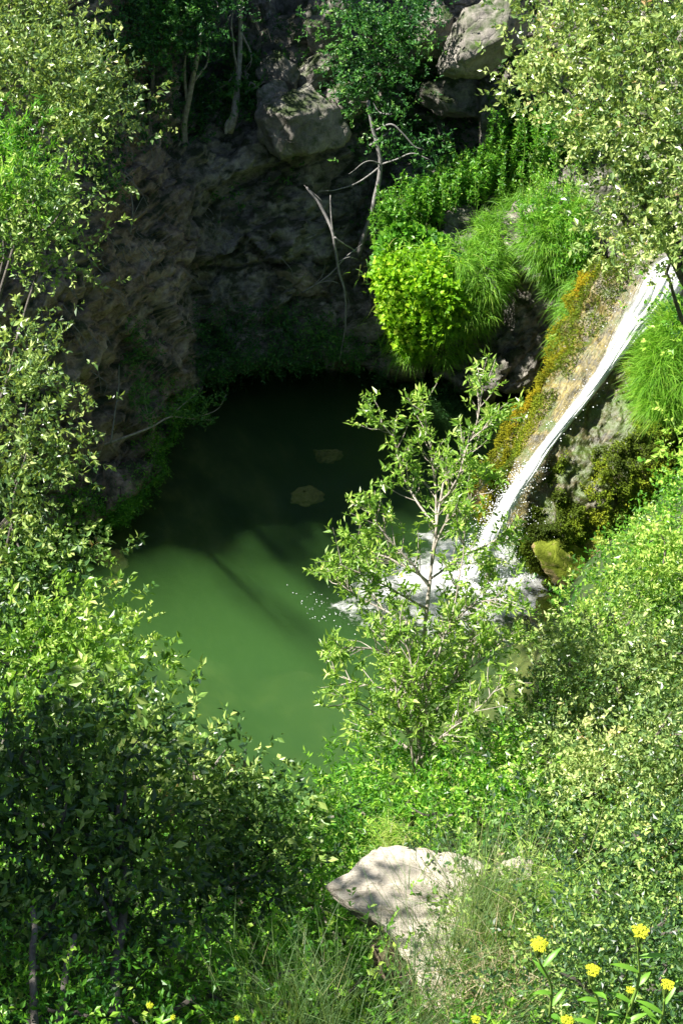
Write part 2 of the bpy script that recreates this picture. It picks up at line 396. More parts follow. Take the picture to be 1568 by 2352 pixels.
M['slab'] = rock_mat('limestone_slab', [(.32, (.20, .17, .13)), (.44, (.44, .39, .31)), (.55, (.62, .56, .46)), (.70, (.74, .69, .60))], 2.0, (.12, .12, .06), 0.0, 1.0, crack=False, grain=(1.0, 4.5, 5.0))
M['tanrock'] = rock_mat('tan_rock', [(.30, (.14, .10, .06)), (.48, (.28, .21, .13)), (.65, (.45, .36, .24))], 2.0, (.06, .08, .02), 0.1)
M['bedrock'] = rock_mat('sunfleck_yellow_rock', [(.34, (.12, .11, .02)), (.5, (.50, .45, .07)), (.66, (.80, .74, .22))], 2.0, (.2, .2, .05), 0.0)  # yellow pushed up in the rock colour to stand for sun flecks
M['ochre'] = rock_mat('ochre_rock', [(.30, (.20, .13, .04)), (.48, (.42, .29, .12)), (.65, (.62, .47, .26))], 2.4, (.12, .15, .01), 0.62)

def travertine_mat():
    m, nt, out = new_mat('travertine'); uv = nd(nt, 'ShaderNodeAttribute', attribute_name='flow'); pos = wpos(nt)
    mp = nd(nt, 'ShaderNodeMapping'); nt.links.new(uv.outputs['Vector'], mp.inputs[0]); mp.inputs['Scale'].default_value = (2.2, 12.0, 1)
    st = noise(nt, 2.2, 7, 0.65, mp.outputs[0], 0.5); n2 = noise(nt, 5.0, 7, 0.7, pos, 0.3); n3 = noise(nt, 22, 4, 0.6, pos)
    fac = math_(nt, 'ADD', math_(nt, 'MULTIPLY', st, 0.5), math_(nt, 'MULTIPLY', n2, 0.5))
    col = ramp(nt, [(.40, (.022, .020, .010)), (.48, (.08, .065, .018)), (.55, (.19, .15, .035)), (.63, (.36, .28, .075)), (.75, (.62, .52, .26))], fac)
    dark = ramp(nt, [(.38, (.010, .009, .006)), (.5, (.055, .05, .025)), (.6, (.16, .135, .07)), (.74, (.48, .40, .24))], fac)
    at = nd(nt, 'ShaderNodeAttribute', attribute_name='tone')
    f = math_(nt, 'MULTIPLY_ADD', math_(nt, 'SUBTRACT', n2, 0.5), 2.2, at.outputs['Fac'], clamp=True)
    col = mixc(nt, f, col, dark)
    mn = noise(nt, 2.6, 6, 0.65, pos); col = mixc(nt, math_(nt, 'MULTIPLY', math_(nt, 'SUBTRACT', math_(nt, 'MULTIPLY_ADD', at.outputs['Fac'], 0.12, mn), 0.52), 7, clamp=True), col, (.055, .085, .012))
    p = nd(nt, 'ShaderNodeBsdfPrincipled'); nt.links.new(col, p.inputs['Base Color']); p.inputs['Roughness'].default_value = 0.38; p.inputs['Specular IOR Level'].default_value = 0.6
    bp = nd(nt, 'ShaderNodeBump'); bp.inputs['Strength'].default_value = 1.0; bp.inputs['Distance'].default_value = 0.05
    nt.links.new(math_(nt, 'ADD', fac, math_(nt, 'MULTIPLY', n3, 0.25)), bp.inputs['Height']); nt.links.new(bp.outputs[0], p.inputs['Normal']); nt.links.new(p.outputs[0], out.inputs[0]); return m
M['travertine'] = travertine_mat()

def water_mat():
    m, nt, out = new_mat('pool_water'); pos = wpos(nt)
    gl = nd(nt, 'ShaderNodeBsdfGlossy'); gl.inputs['Roughness'].default_value = 0.06
    tr = nd(nt, 'ShaderNodeBsdfTransparent'); fr = nd(nt, 'ShaderNodeFresnel'); fr.inputs['IOR'].default_value = 1.33
    bp = nd(nt, 'ShaderNodeBump'); bp.inputs['Strength'].default_value = 0.3; bp.inputs['Distance'].default_value = 0.05
    mp = nd(nt, 'ShaderNodeMapping'); nt.links.new(pos, mp.inputs[0]); mp.inputs['Rotation'].default_value = (0, 0, R(-35)); mp.inputs['Scale'].default_value = (1.0, 2.2, 1)
    nt.links.new(noise(nt, 4.2, 8, 0.72, mp.outputs[0], 0.8), bp.inputs['Height'])
    nt.links.new(bp.outputs[0], gl.inputs['Normal']); nt.links.new(bp.outputs[0], fr.inputs['Normal'])
    mx = nd(nt, 'ShaderNodeMixShader'); nt.links.new(fr.outputs[0], mx.inputs[0]); nt.links.new(tr.outputs[0], mx.inputs[1]); nt.links.new(gl.outputs[0], mx.inputs[2])
    nt.links.new(mx.outputs[0], out.inputs['Surface'])
    sc = nd(nt, 'ShaderNodeVolumeScatter'); sc.inputs['Color'].default_value = (.140, .36, .080, 1); sc.inputs['Density'].default_value = .50; sc.inputs['Anisotropy'].default_value = 0.2
    ab = nd(nt, 'ShaderNodeVolumeAbsorption'); ab.inputs['Color'].default_value = (.25, .62, .24, 1); ab.inputs['Density'].default_value = 0.30
    ad = nd(nt, 'ShaderNodeAddShader'); nt.links.new(sc.outputs[0], ad.inputs[0]); nt.links.new(ab.outputs[0], ad.inputs[1]); nt.links.new(ad.outputs[0], out.inputs['Volume'])
    return m
M['water'] = water_mat()

def white_water(name, thr, scale, stretch=(1, 1, 1), use_uv=False, soft=5.0, edge=True):
    m, nt, out = new_mat(name)
    vec = nd(nt, 'ShaderNodeAttribute', attribute_name='flow').outputs['Vector'] if use_uv else wpos(nt)
    mp = nd(nt, 'ShaderNodeMapping'); nt.links.new(vec, mp.inputs[0]); mp.inputs['Scale'].default_value = stretch
    n = noise(nt, scale, 7, 0.7, mp.outputs[0], 0.3); at = nd(nt, 'ShaderNodeAttribute', attribute_name='tone')
    a = math_(nt, 'MULTIPLY', math_(nt, 'SUBTRACT', math_(nt, 'ADD', n, math_(nt, 'SUBTRACT', at.outputs['Fac'], 0.5)), thr), soft, clamp=True)
    p = nd(nt, 'ShaderNodeBsdfPrincipled'); p.inputs['Base Color'].default_value = (.94, .94, .93, 1); p.inputs['Roughness'].default_value = 0.35
    p.inputs['Specular IOR Level'].default_value = 0.6
    tl = nd(nt, 'ShaderNodeBsdfTranslucent'); tl.inputs['Color'].default_value = (.8, .86, .88, 1)
    m1 = nd(nt, 'ShaderNodeMixShader'); m1.inputs[0].default_value = 0.35; nt.links.new(p.outputs[0], m1.inputs[1]); nt.links.new(tl.outputs[0], m1.inputs[2])
    tr = nd(nt, 'ShaderNodeBsdfTransparent'); mx = nd(nt, 'ShaderNodeMixShader')
    nt.links.new(a, mx.inputs[0]); nt.links.new(tr.outputs[0], mx.inputs[1]); nt.links.new(m1.outputs[0], mx.inputs[2]); nt.links.new(mx.outputs[0], out.inputs[0])
    bp = nd(nt, 'ShaderNodeBump'); bp.inputs['Strength'].default_value = 0.4; bp.inputs['Distance'].default_value = 0.03; nt.links.new(n, bp.inputs['Height']); nt.links.new(bp.outputs[0], p.inputs['Normal'])
    return m
M['fall'] = white_water('falling_white_water', 0.36, 1.0, (5.0, 30.0, 1), True, soft=6)
M['foam'] = white_water('pool_foam', 0.53, 8.0, (1, 1.5, 1), soft=2.0)
def plain(name, col, rough=0.5, trans=0.0):
    m, nt, out = new_mat(name); p = nd(nt, 'ShaderNodeBsdfPrincipled'); p.inputs['Roughness'].default_value = rough
    n = noise(nt, 30, 3, vec=wpos(nt)); nt.links.new(ramp(nt, [(.3, tuple(c * .75 for c in col)), (.7, col)], n), p.inputs['Base Color'])
    nt.links.new(p.outputs[0], out.inputs[0]); return m
M['drop'] = plain('water_drops', (.9, .93, .95), 0.2)
M['stem'] = plain('green_stem', (.22, .34, .06), 0.5)
M['flower'] = plain('yellow_florets', (.55, .60, .025), 0.6)

# ------------------------------------------------------------------ setting: ground
POOL = np.array([(-5.6, -.8), (-5.2, -3), (-4.3, -5.5), (-2.6, -7.6), (0, -8.4), (2, -7.2), (3.2, -5), (3.6, -2.6), (4.9, -.6), (6, 3), (5, 7.5), (0, 8), (-3, 7.5), (-3.6, 3), (-4.6, .6)])
def pool_sd(X, Y):
    P = np.stack([X, Y], -1); d = np.full(X.shape, 1e9); inside = np.zeros(X.shape, bool)
    for i in range(len(POOL)):
        a = POOL[i]; b = POOL[(i + 1) % len(POOL)]; e = b - a; w = P - a
        h = np.clip((w @ e) / (e @ e), 0, 1); d = np.minimum(d, np.linalg.norm(w - h[..., None] * e, axis=-1))
        c = ((a[1] > Y) != (b[1] > Y)) & (X < (b[0] - a[0]) * (Y - a[1]) / (b[1] - a[1] + 1e-12) + a[0]); inside ^= c
    return np.where(inside, -d, d)
def ground_z(X, Y):
    X = np.asarray(X, float); Y = np.asarray(Y, float); sh = X.shape; X = X.ravel(); Y = Y.ravel()
    d = pool_sd(X, Y); N = fbm(np.stack([X * .35, Y * .35, X * 0], 1), 4, 3)
    slope = np.where(Y < -4, 1.02, 1.25) 
    out = np.maximum(d, 0) * slope + 0.25 * np.minimum(np.maximum(d, 0), 1)
    gully = 1.3 * np.exp(-((X + 0.9) / 1.3) ** 2) * np.clip((-Y - 9) / 3, 0, 1) * np.clip((Y + 22) / 3, 0, 1)
    cap = np.where(Y < -2, 17.5, 10.0)
    out = np.minimum(out - gully, cap) + 0.35 * N * np.clip(d, 0, 1)
    zin = -np.minimum(3.2, 0.10 + np.abs(d) * 0.85) + 0.35 * N * np.clip(-d, 0, 1)
    z = np.where(d > 0, out, zin)
    return z.reshape(sh)
xs = np.concatenate([np.linspace(-90, -14, 20), np.linspace(-13.5, 13.5, 140), np.linspace(14, 90, 20)])
ys = np.concatenate([np.linspace(-110, -26, 20), np.linspace(-25.5, 9, 170), np.linspace(9.5, 90, 24)])
GX, GY = np.meshgrid(xs, ys, indexing='ij')
GZ = ground_z(GX, GY)
g = MB().add(np.stack([GX, GY, GZ], -1).reshape(-1, 3), grid_faces(len(xs), len(ys)))
tag(g.build('ground', M['soil'], smooth=True), kind='structure')

# ------------------------------------------------------------------ setting: cliff behind the pool
def col_(under, rim, pts, top):
    return [np.array(under, float), np.array([rim] + pts, float), np.array([pts[-1]] + top, float)]
def auto(u_rim, v_rim, z_rim, vy, top, cave=2.6):
    rim = Wz(u_rim, v_rim, z_rim)
    under = [rim + (0, cave, -3.5), rim + (0, cave, -0.3), rim + (0, cave * 0.5, 0.15), rim]
    return col_(under, rim, [Wy(u, v, y) for u, v, y in vy], top)
def topx(x, a=(10.8, 8.2), b=(12.8, 11)): return [(x, a[0], a[1]), (x, b[0], b[1]), (x, 17, b[1] + .8), (x, 34, b[1] + 1.2)]
CC = [
 col_([(-15, -9, 2), (-15, -8.5, 3), (-15, -8, 4)], (-15, -7.5, 5), [(-15, -3.5, 8), (-15, .5, 11), (-15, 2.2, 12.5)], [(-15, 3.2, 13.3), (-15, 12, 14), (-15, 34, 15)]),
 col_([(-10.5, -5, 1), (-10.5, -4.6, 1.6), (-10.5, -4.2, 2.2)], (-10.5, -4, 2.8), [(-10.3, -2.6, 5), (-10, -.9, 8), (-9.8, .3, 11.5)], [(-9.8, 1.2, 13), (-10.5, 12, 13.8), (-10.5, 34, 14)]),
 col_([(-7.8, -2.6, -2), (-7.8, -2.4, -.5), (-7.7, -2, .2)], (-7.6, -1.6, .6), [(-7.4, -.9, 2.4), (-7.4, -.3, 5), (-7.5, .3, 9)], [(-7.7, .8, 12.3), (-8.0, 10, 13.2), (-9, 34, 14)]),
 auto(50, 1215, .1, [(50, 1000, -.1), (50, 700, .9), (50, 350, 2.8), (50, 0, 4.5)], [(-6.8, 5.0, 9.8), (-7.4, 5.6, 12.0), (-7.6, 12, 13), (-8, 34, 14)], 1.5),
 auto(150, 1215, .15, [(150, 1000, .1), (150, 700, 1.3), (150, 350, 3.2), (150, 0, 5.2)], [(-6, 7, 9.6), (-6.6, 8.2, 12), (-6.8, 14, 12.6), (-7, 34, 13)], 1.8),
 auto(280, 1180, .2, [(285, 1000, .95), (290, 700, 2.6), (290, 400, 4.6), (290, 150, 6.2), (290, 0, 7)], [(-5, 9.3, 9.4), (-5.2, 11.2, 11.5), (-5.3, 15, 12), (-5.4, 34, 13)], 1.8),
 auto(352, 1055, .2, [(370, 900, 2.2), (380, 700, 3.6), (380, 400, 5.6), (380, 200, 7.0), (380, 0, 8.3)], topx(-4.2), 1.8),
 auto(435, 905, .2, [(440, 780, 4.3), (440, 600, 5.3), (440, 400, 6.3), (440, 300, 6.9), (440, 200, 8.0), (440, 0, 9.5)], topx(-3.4)),
 auto(520, 848, .25, [(520, 740, 5.2), (520, 600, 5.9), (520, 400, 6.8), (520, 320, 7.3), (520, 200, 8.4), (520, 0, 10)], topx(-2.6)),
 auto(650, 838, .25, [(650, 740, 5.3), (650, 600, 6), (650, 400, 7), (650, 300, 7.6), (650, 150, 8.8), (650, 0, 10)], topx(-1.3)),
 auto(790, 830, .25, [(800, 720, 5.7), (800, 600, 6.6), (800, 450, 7.6), (800, 300, 8.6), (800, 150, 9.3), (800, 0, 10.2)], topx(.2)),
 auto(900, 850, .3, [(900, 700, 6.0), (900, 550, 7.0), (900, 400, 8.6), (900, 250, 9.4), (900, 100, 9.8), (900, 0, 10.2)], topx(1.2)),
 auto(1000, 860, .3, [(1000, 700, 5.3), (1000, 570, 5.6), (1020, 480, 6.8), (1030, 400, 8.6), (1030, 330, 9.2), (1030, 200, 9.6), (1030, 0, 10.2)], topx(2.2)),
 auto(1130, 900, .3, [(1130, 700, 5.0), (1130, 550, 5.6), (1150, 470, 6.8), (1150, 380, 8.2), (1150, 200, 9.0), (1150, 0, 9.4)], topx(3.4)),
 auto(1240, 880, .2, [(1250, 780, 4.3), (1260, 650, 4.6), (1260, 520, 4.9), (1260, 450, 5.8), (1260, 380, 7.2), (1260, 250, 8.2), (1260, 0, 9)], topx(4.4)),
 auto(1350, 850, .3, [(1350, 700, 3.9), (1350, 570, 4.2), (1370, 450, 5.4), (1370, 350, 6.8), (1370, 200, 8), (1370, 0, 9)], topx(5.4), 1.0),
 auto(1480, 880, .2, [(1480, 700, 2.9), (1480, 600, 2.8), (1480, 540, 4), (1480, 450, 5.2), (1480, 300, 7), (1480, 100, 8.4), (1480, 0, 9)], topx(6.6), 1.0),
 auto(1650, 950, .2, [(1650, 700, 1.3), (1650, 600, 1.6), (1650, 500, 3.2), (1650, 300, 6), (1650, 100, 7.6), (1650, 0, 8.4)], topx(8), 1.0),
 col_([(11, -3, -3), (11, -2.6, -1), (11, -2.2, .5)], (11, -2, 1.5), [(10.8, -1, 4), (10.8, 1.5, 6.5), (11, 4, 7.5)], [(11, 8, 9), (11.5, 12, 11), (12, 34, 12.5)]),
 col_([(18, -6, 0), (18, -5, 2), (18, -4, 4)], (18, -3, 5.5), [(18, -1, 8), (18, 2, 9), (18, 5, 10)], [(18, 9, 11), (18, 14, 12), (18, 34, 13)]),
]
NV = (14, 230, 40); NU = 430
rows = []
for u_, r_, t_ in CC:
    rows.append(np.concatenate([catmull(u_, NV[0])[:-1], catmull(r_, NV[1])[:-1], catmull(t_, NV[2])]))
rows = np.array(rows)
G = np.stack([catmull(rows[:, k], NU, by_len=False) for k in range(rows.shape[1])], 1)
N_ = grid_normals(G); 
if N_[NU // 2, 100, 1] > 0: N_ = -N_
Pf = G.reshape(-1, 3); Nf = N_.reshape(-1, 3)
f1, f2, cid = worley(Pf * np.array([.55, .55, .8]) + 0.35 * fbm(Pf * .8, 3)[:, None], 4)
g1, g2, cid2 = worley(Pf * np.array([1.7, 1.7, 2.4]) + 0.25 * fbm(Pf * 2.1, 3)[:, None], 8)
disp = 0.26 * fbm(Pf * .45, 3, 5) + 0.26 * (cid - .5) - 0.16 * np.clip(0.12 - (f2 - f1), 0, .12) / .12 + 0.09 * (cid2 - .5) - 0.05 * np.clip(0.15 - (g2 - g1), 0, .15) / .15 + 0.05 * ridged(Pf * 2.6, 4, 7) + 0.03 * fbm(Pf * 9, 3, 2)
disp = disp + facets(Pf * np.array([.6, .6, .75]) + .2 * fbm(Pf * 1.5, 3)[:, None], 61, .75) + facets(Pf * np.array([1.9, 1.9, 2.4]) + .2 * fbm(Pf * 3, 3)[:, None], 71, .28) + facets(Pf * np.array([5, 5, 6.]), 81, .10)
Gd = (Pf + Nf * disp[:, None]).reshape(G.shape)
rowv = G.shape[1]
ucol = np.repeat(np.linspace(0, len(CC) - 1, NU), rowv).reshape(NU, rowv)
browness = np.clip((7.6 - ucol) / 2.2, 0, 1); 
tonef = browness[:-1, :-1].reshape(-1)
mb = MB().add(Gd.reshape(-1, 3), grid_faces(NU, rowv), tonef)
tag(mb.build('cliff', M['cliff'], smooth=True), kind='structure')
CLIFF = Gd; CLN = N_
def cliff_at(u, v):
    """nearest cliff vertex to a photo spot, and the outward normal"""
    P = CLIFF[:, 12:250].reshape(-1, 3); d = P - CAM; t = d @ FW
    du = (d @ RT) / t * F_ + 784 - u; dv = 1176 - (d @ UP) / t * F_ - v
    m = du**2 + dv**2; near = np.where(m < m.min() + 400)[0]; k = near[np.argmin(t[near])]
    return P[k], CLN[:, 12:250].reshape(-1, 3)[k], t[k]

# ------------------------------------------------------------------ setting: pool water (closed body, surface at z = 0)
wx = np.linspace(-7.2, 8.2, 150); wy = np.linspace(-9.6, 10, 190); WX, WY = np.meshgrid(wx, wy, indexing='ij')
imp = np.array([2.45, -1.75]); rr_ = np.hypot(WX - imp[0], WY - imp[1])
WZ = 0.012 * fbm(np.stack([WX * 1.6, WY * 1.6, WX * 0], -1).reshape(-1, 3), 3, 21).reshape(WX.shape) + 0.05 * np.exp(-rr_ / 1.1) * fbm(np.stack([WX * 5, WY * 5, WX * 0], -1).reshape(-1, 3), 3, 22).reshape(WX.shape)
edge = np.ones_like(WX, bool); edge[1:-1, 1:-1] = False; WZ[edge] = 0
mb = MB(); n0 = WX.size; top = np.stack([WX, WY, WZ], -1).reshape(-1, 3)
bot = np.array([(wx[0], wy[0], -4), (wx[-1], wy[0], -4), (wx[-1], wy[-1], -4), (wx[0], wy[-1], -4)])
nvw = len(wy); idx = np.arange(n0).reshape(len(wx), nvw)
F3 = [grid_faces(len(wx), nvw)]; Q = np.concatenate([F3[0][:, [0, 1, 2]], F3[0][:, [0, 2, 3]]])
sides = []
def fan(edgei, a, b):
    e = list(edgei)
    for i in range(len(e) - 1): sides.append((e[i + 1], e[i], n0 + a))
    sides.append((e[-1], n0 + a, n0 + b))
fan(idx[:, 0], 0, 1); fan(idx[-1, :], 1, 2); fan(idx[::-1, -1], 2, 3); fan(idx[0, ::-1], 3, 0)
sides += [(n0, n0 + 2, n0 + 1), (n0, n0 + 3, n0 + 2)]
mb.add(np.concatenate([top, bot]), np.concatenate([Q, np.array(sides)]))
tag(mb.build('water', M['water'], smooth=False), kind='structure')
for p in bpy.data.objects['water'].data.polygons[:len(Q)]: p.use_smooth = True

# ------------------------------------------------------------------ travertine apron and waterfall
def add_flow(o, uvw):
    a = o.data.attributes.new('flow', 'FLOAT_VECTOR', 'POINT'); a.data.foreach_set('vector', uvw.astype(np.float32).ravel())
def sec(*p): return np.array([Wy(*q) for q in p])
TS = [
 sec((1400, 560, 4.6), (1385, 590, 3.6), (1400, 600, 2.7), (1480, 590, 2.3), (1560, 600, 2.1), (1640, 680, 1.6), (1700, 800, 1.2), (1760, 900, 1.4)),
 sec((1370, 760, 4.2), (1345, 700, 2.9), (1362, 672, 2.3), (1440, 690, 1.75), (1500, 720, 1.5), (1560, 800, 1.0), (1620, 900, .7), (1660, 980, 1.0)),
 sec((1330, 880, 3.2), (1290, 830, 2.1), (1300, 800, 1.6), (1370, 810, 1.05), (1430, 830, .85), (1490, 900, .45), (1560, 990, .25), (1580, 1040, .9)),
 sec((1280, 960, 2.4), (1232, 920, 1.35), (1240, 895, .95), (1300, 905, .45), (1360, 930, .2), (1430, 990, -.15), (1510, 1060, -.25), (1530, 1100, .6)),
 sec((1240, 1060, 1.8), (1185, 1010, .65), (1190, 985, .35), (1240, 990, -.1), (1295, 1020, -.4), (1370, 1080, -.7), (1450, 1150, -.8), (1490, 1190, .2)),
 sec((1200, 1150, 1.2), (1135, 1100, .15), (1140, 1075, -.15), (1185, 1075, -.55), (1240, 1110, -.9), (1310, 1160, -1.15), (1390, 1215, -1.2), (1450, 1250, -.4)),
 sec((1190, 1200, 1.0), (1125, 1165, .15), (1130, 1150, .05), (1170, 1130, -.7), (1215, 1180, -1.15), (1270, 1235, -1.5), (1340, 1270, -1.5), (1400, 1270, -.8)),
 sec((1200, 1280, 0), (1180, 1240, -.6), (1185, 1230, -.8), (1195, 1225, -1.05), (1215, 1270, -1.45), (1240, 1320, -1.8), (1290, 1330, -1.9), (1350, 1310, -1.3)),
 sec((1210, 1330, -.6), (1200, 1320, -.9), (1205, 1315, -1.1), (1215, 1310, -1.3), (1225, 1335, -1.6), (1245, 1390, -2.1), (1290, 1400, -2.2), (1350, 1390, -1.5)),
]
NS, NC = 240, 150
tmp = np.array([catmull(s, NC, by_len=False) for s in TS])
TG = np.stack([catmull(tmp[:, k], NS, by_len=False) for k in range(NC)], 1)
TN = grid_normals(TG)
if TN[NS // 2, NC // 2] @ (CAM - TG[NS // 2, NC // 2]) < 0: TN = -TN
Pf = TG.reshape(-1, 3); Nf = TN.reshape(-1, 3)
SS, CCc = np.meshgrid(np.linspace(0, 1, NS), np.linspace(0, 1, NC), indexing='ij')
fl = np.stack([SS.ravel() * 7, CCc.ravel() * 5, np.zeros(SS.size)], 1)
wet = np.exp(-((CCc.ravel() - .45) / .09) ** 2)
d_ = 0.10 * ridged(fl * np.array([.5, 1.6, 1]), 4, 31) + 0.20 * fbm(Pf * 1.3, 3, 32) + 0.05 * ridged(Pf * 4.2, 3, 33) + 0.028 * fbm(Pf * 13, 3, 34)
f1, f2, cid = worley(fl * np.array([1.1, 1.6, 1]), 44); d_ += 0.12 * (cid - .5) * (CCc.ravel() > .55)
TD = (Pf + Nf * (d_ * (1 - .75 * wet))[:, None]).reshape(TG.shape)
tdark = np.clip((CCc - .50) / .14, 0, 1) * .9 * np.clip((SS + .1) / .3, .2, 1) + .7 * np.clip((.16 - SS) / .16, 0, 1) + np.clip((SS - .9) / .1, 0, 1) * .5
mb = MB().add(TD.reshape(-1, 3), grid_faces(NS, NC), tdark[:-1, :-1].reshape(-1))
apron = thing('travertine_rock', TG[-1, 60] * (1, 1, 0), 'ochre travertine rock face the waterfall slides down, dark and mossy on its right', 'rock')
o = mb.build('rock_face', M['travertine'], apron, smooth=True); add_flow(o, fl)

def moss_pad(surface, normals, mask_fn, n, L, rng, mat, name, parent, tone0=0.5, tvar=0.25, kind=None, lump=0.06):
    ns, nc = surface.shape[:2]; i = rng.integers(0, ns, n * 4); j = rng.integers(0, nc, n * 4)
    m = mask_fn(i / ns, j / nc, surface[i, j]); i = i[m][:n]; j = j[m][:n]
    P = surface[i, j] + rng.normal(size=(len(i), 3)) * .02; Nn = normals[i, j]
    P = P + Nn * (lump * (0.6 + fbm(P * 5, 2))).clip(0)[:, None]
    D = Nn + rng.normal(size=P.shape) * .7 + (0, 0, -.3)
    b = MB(); add_leaves(b, P, D, L * (1 + .3 * rng.normal(size=len(P))).clip(.4, 2), .45, 'oval', rng, (tone0 + tvar * fbm(P * 2, 2) + .12 * rng.normal(size=len(P))).clip(0, 1), 0.2)
    return b.build(name, mat, parent, kind=kind)
rng = np.random.default_rng(5)
moss_pad(TD, TN, lambda s, c, p: (np.abs(c - .18 - .06 * fbm(p * 1.4, 2)) < .095 + .06 * fbm(p * 2.3, 2)) & (s > .06) & (s < .82), 44000, .042, rng, M['omoss'], 'moss', apron, .38, .42, 'stuff', .14)
moss_pad(TD, TN, lambda s, c, p: (c > .12) & (c < .40) & (fbm(p * 1.7, 3, 3) > -.1 - .8 * (s < .22)) & (s < .85), 34000, .04, rng, M['moss'], 'moss', apron, .7, .35, 'stuff', .05)
moss_pad(TD, TN, lambda s, c, p: (c > .58) & (fbm(p * 1.5, 3, 9) > -.05 - 1.6 * (c - .66)) & (s > .20), 60000, .05, rng, M['moss'], 'moss', apron, .66, .6, 'stuff', .22)
moss_pad(TD, TN, lambda s, c, p: (c > .5) & (s > .8) & (fbm(p * 1.5, 3, 9) > -.3), 9000, .05, rng, M['moss'], 'moss', apron, .55, .3, 'stuff', .05)

# the fall: a sheet over the apron, then a free drop into the pool
fallc = [(1700, 500, 2.6, .42), (1620, 560, 2.1, .42), (1550, 615, 1.9, .58), (1508, 668, 1.55, .54), (1455, 742, 1.3, .38), (1395, 830, .85, .20), (1330, 920, .35, .16), (1265, 1005, -.2, .15), (1212, 1080, -.72, .16), (1172, 1135, -1.05, .18), (1140, 1195, -1.35, .21), (1110, 1255, -1.62, .25), (1085, 1310, -1.8, .30)]
cl = catmull(np.array([[*Wy(u, v, y), w] for u, v, y, w in fallc]), 230)
tg = np.gradient(cl[:, :3], axis=0); tg /= np.linalg.norm(tg, axis=1)[:, None]
view = CAM - cl[:, :3]; side = np.cross(tg, view); side /= np.linalg.norm(side, axis=1)[:, None]
side = side * .6 + np.array([.8, .6, 0]) * .4 * np.sign((side[100] @ np.array([.8, .6, 0]))); side /= np.linalg.norm(side, axis=1)[:, None]
lift = np.cross(side, tg); lift /= np.linalg.norm(lift, axis=1)[:, None]
if lift[50, 2] < 0: lift = -lift
fall = thing('waterfall', cl[-1, :3] * (1, 1, 0), 'white waterfall sliding down the ochre rock into the green pool', 'waterfall'); fall['kind'] = 'structure'
for layer in range(3):
    K = 34; w = np.linspace(-1, 1, K)
    base = cl[:, None, :3] + side[:, None] * (w[None, :, None] * .88 * cl[:, 3][:, None, None] * (1.0 - .12 * layer)) 
    q = np.stack(np.meshgrid(np.linspace(0, 9, len(cl)), w * 2.2, indexing='ij') + [np.full((len(cl), K), layer * 3.0)], -1).reshape(-1, 3)
    bulge = (0.17 + .045 * layer) + .10 * (1 - w[None] ** 2) + .032 * fbm(q * np.array([1.6, 3.8, 1]), 4, 50 + layer).reshape(len(cl), K)
    base = base + lift[:, None] * bulge[..., None]
    s_ = np.linspace(0, 1, len(cl))[:, None]
    tn = .82 - .50 * np.abs(w[None]) ** 1.6 - .22 * np.clip((.34 - s_) / .34, 0, 1) - .05 * layer + 0 * s_
    b = MB().add(base.reshape(-1, 3), grid_faces(len(cl), K), tn[:-1, :-1].reshape(-1))
    o = b.build('water_sheet', M['fall'], fall, smooth=True); add_flow(o, q)

def drops(mb, P, r, rng):
    t = np.array([(1, 0, 0), (-1, 0, 0), (0, 1, 0), (0, -1, 0), (0, 0, 1), (0, 0, -1)], float)
    f = np.array([(0, 2, 4), (2, 1, 4), (1, 3, 4), (3, 0, 4), (2, 0, 5), (1, 2, 5), (3, 1, 5), (0, 3, 5)])
    V = P[:, None] + t[None] * np.asarray(r)[:, None, None]; mb.add(V.reshape(-1, 3), (np.arange(len(P))[:, None, None] * 6 + f[None]).reshape(-1, 3))
b = MB(); n = 4200; k = rng.integers(0, len(cl), n); k = np.where(rng.random(n) < .78, rng.integers(int(len(cl) * .74), len(cl), n), k)
P = cl[k, :3] + side[k] * (rng.normal(size=n) * cl[k, 3] * .75)[:, None] + lift[k] * (.12 + .12 * np.abs(rng.normal(size=n)))[:, None] + rng.normal(size=(n, 3)) * .03
drops(b, P, .006 + .010 * rng.random(n) ** 2, rng)
n = 2600; ang = rng.random(n) * 6.28; rad = np.abs(rng.normal(size=n)) * .55
P = np.stack([imp[0] + .35 + rad * np.cos(ang), imp[1] + .1 + rad * np.sin(ang), .05 + np.abs(rng.normal(size=n)) * .32 * np.exp(-rad)], 1); drops(b, P, .006 + .009 * rng.random(n) ** 2, rng)
n = 900; P = np.stack([3.1 + .28 * rng.normal(size=n), -1.2 + .3 * rng.normal(size=n), rng.random(n) * 1.3 + .05], 1); drops(b, P, .005 + .008 * rng.random(n) ** 2, rng)
tag(b.build('spray', M['drop']), kind='stuff')

# churned foam where it lands, spreading to the left
fx = np.linspace(-.6, 4.0, 260); fy = np.linspace(-4.2, .6, 260); FX, FY = np.meshgrid(fx, fy, indexing='ij')
q = np.stack([FX, FY, FX * 0], -1).reshape(-1, 3)
d1 = np.hypot((FX - 2.3) / 1.05, (FY + 2.05) / .66); d2 = np.hypot((FX - 1.95) / .9, (FY + 2.2) / .60); dens = 1.85 - np.minimum(d1, d2 * .95)
d3 = np.hypot((FX - 2.9) / .8, (FY + 1.9) / .5); dens = np.maximum(dens, .62 - d3 * .6)
nz = fbm(q * 2.6, 5, 61, .62).reshape(FX.shape); hh = dens + .55 * nz
FZ = .035 + .10 * np.clip(dens, 0, 1) * (0.6 + .6 * ridged(q * 3.2, 4, 63).reshape(FX.shape)) * .6 + .012 * fbm(q * 14, 2, 64).reshape(FX.shape)
FZ = np.maximum(FZ, .03)
fc = grid_faces(len(fx), len(fy)); keep = hh[:-1, :-1].reshape(-1) > -.4
b = MB().add(np.stack([FX, FY, FZ], -1).reshape(-1, 3), fc[keep], (.56 + .40 * np.clip(hh[:-1, :-1].reshape(-1)[keep], -.4, 1.0)))
tag(b.build('foam', M['foam'], smooth=True), kind='stuff')
b = MB()
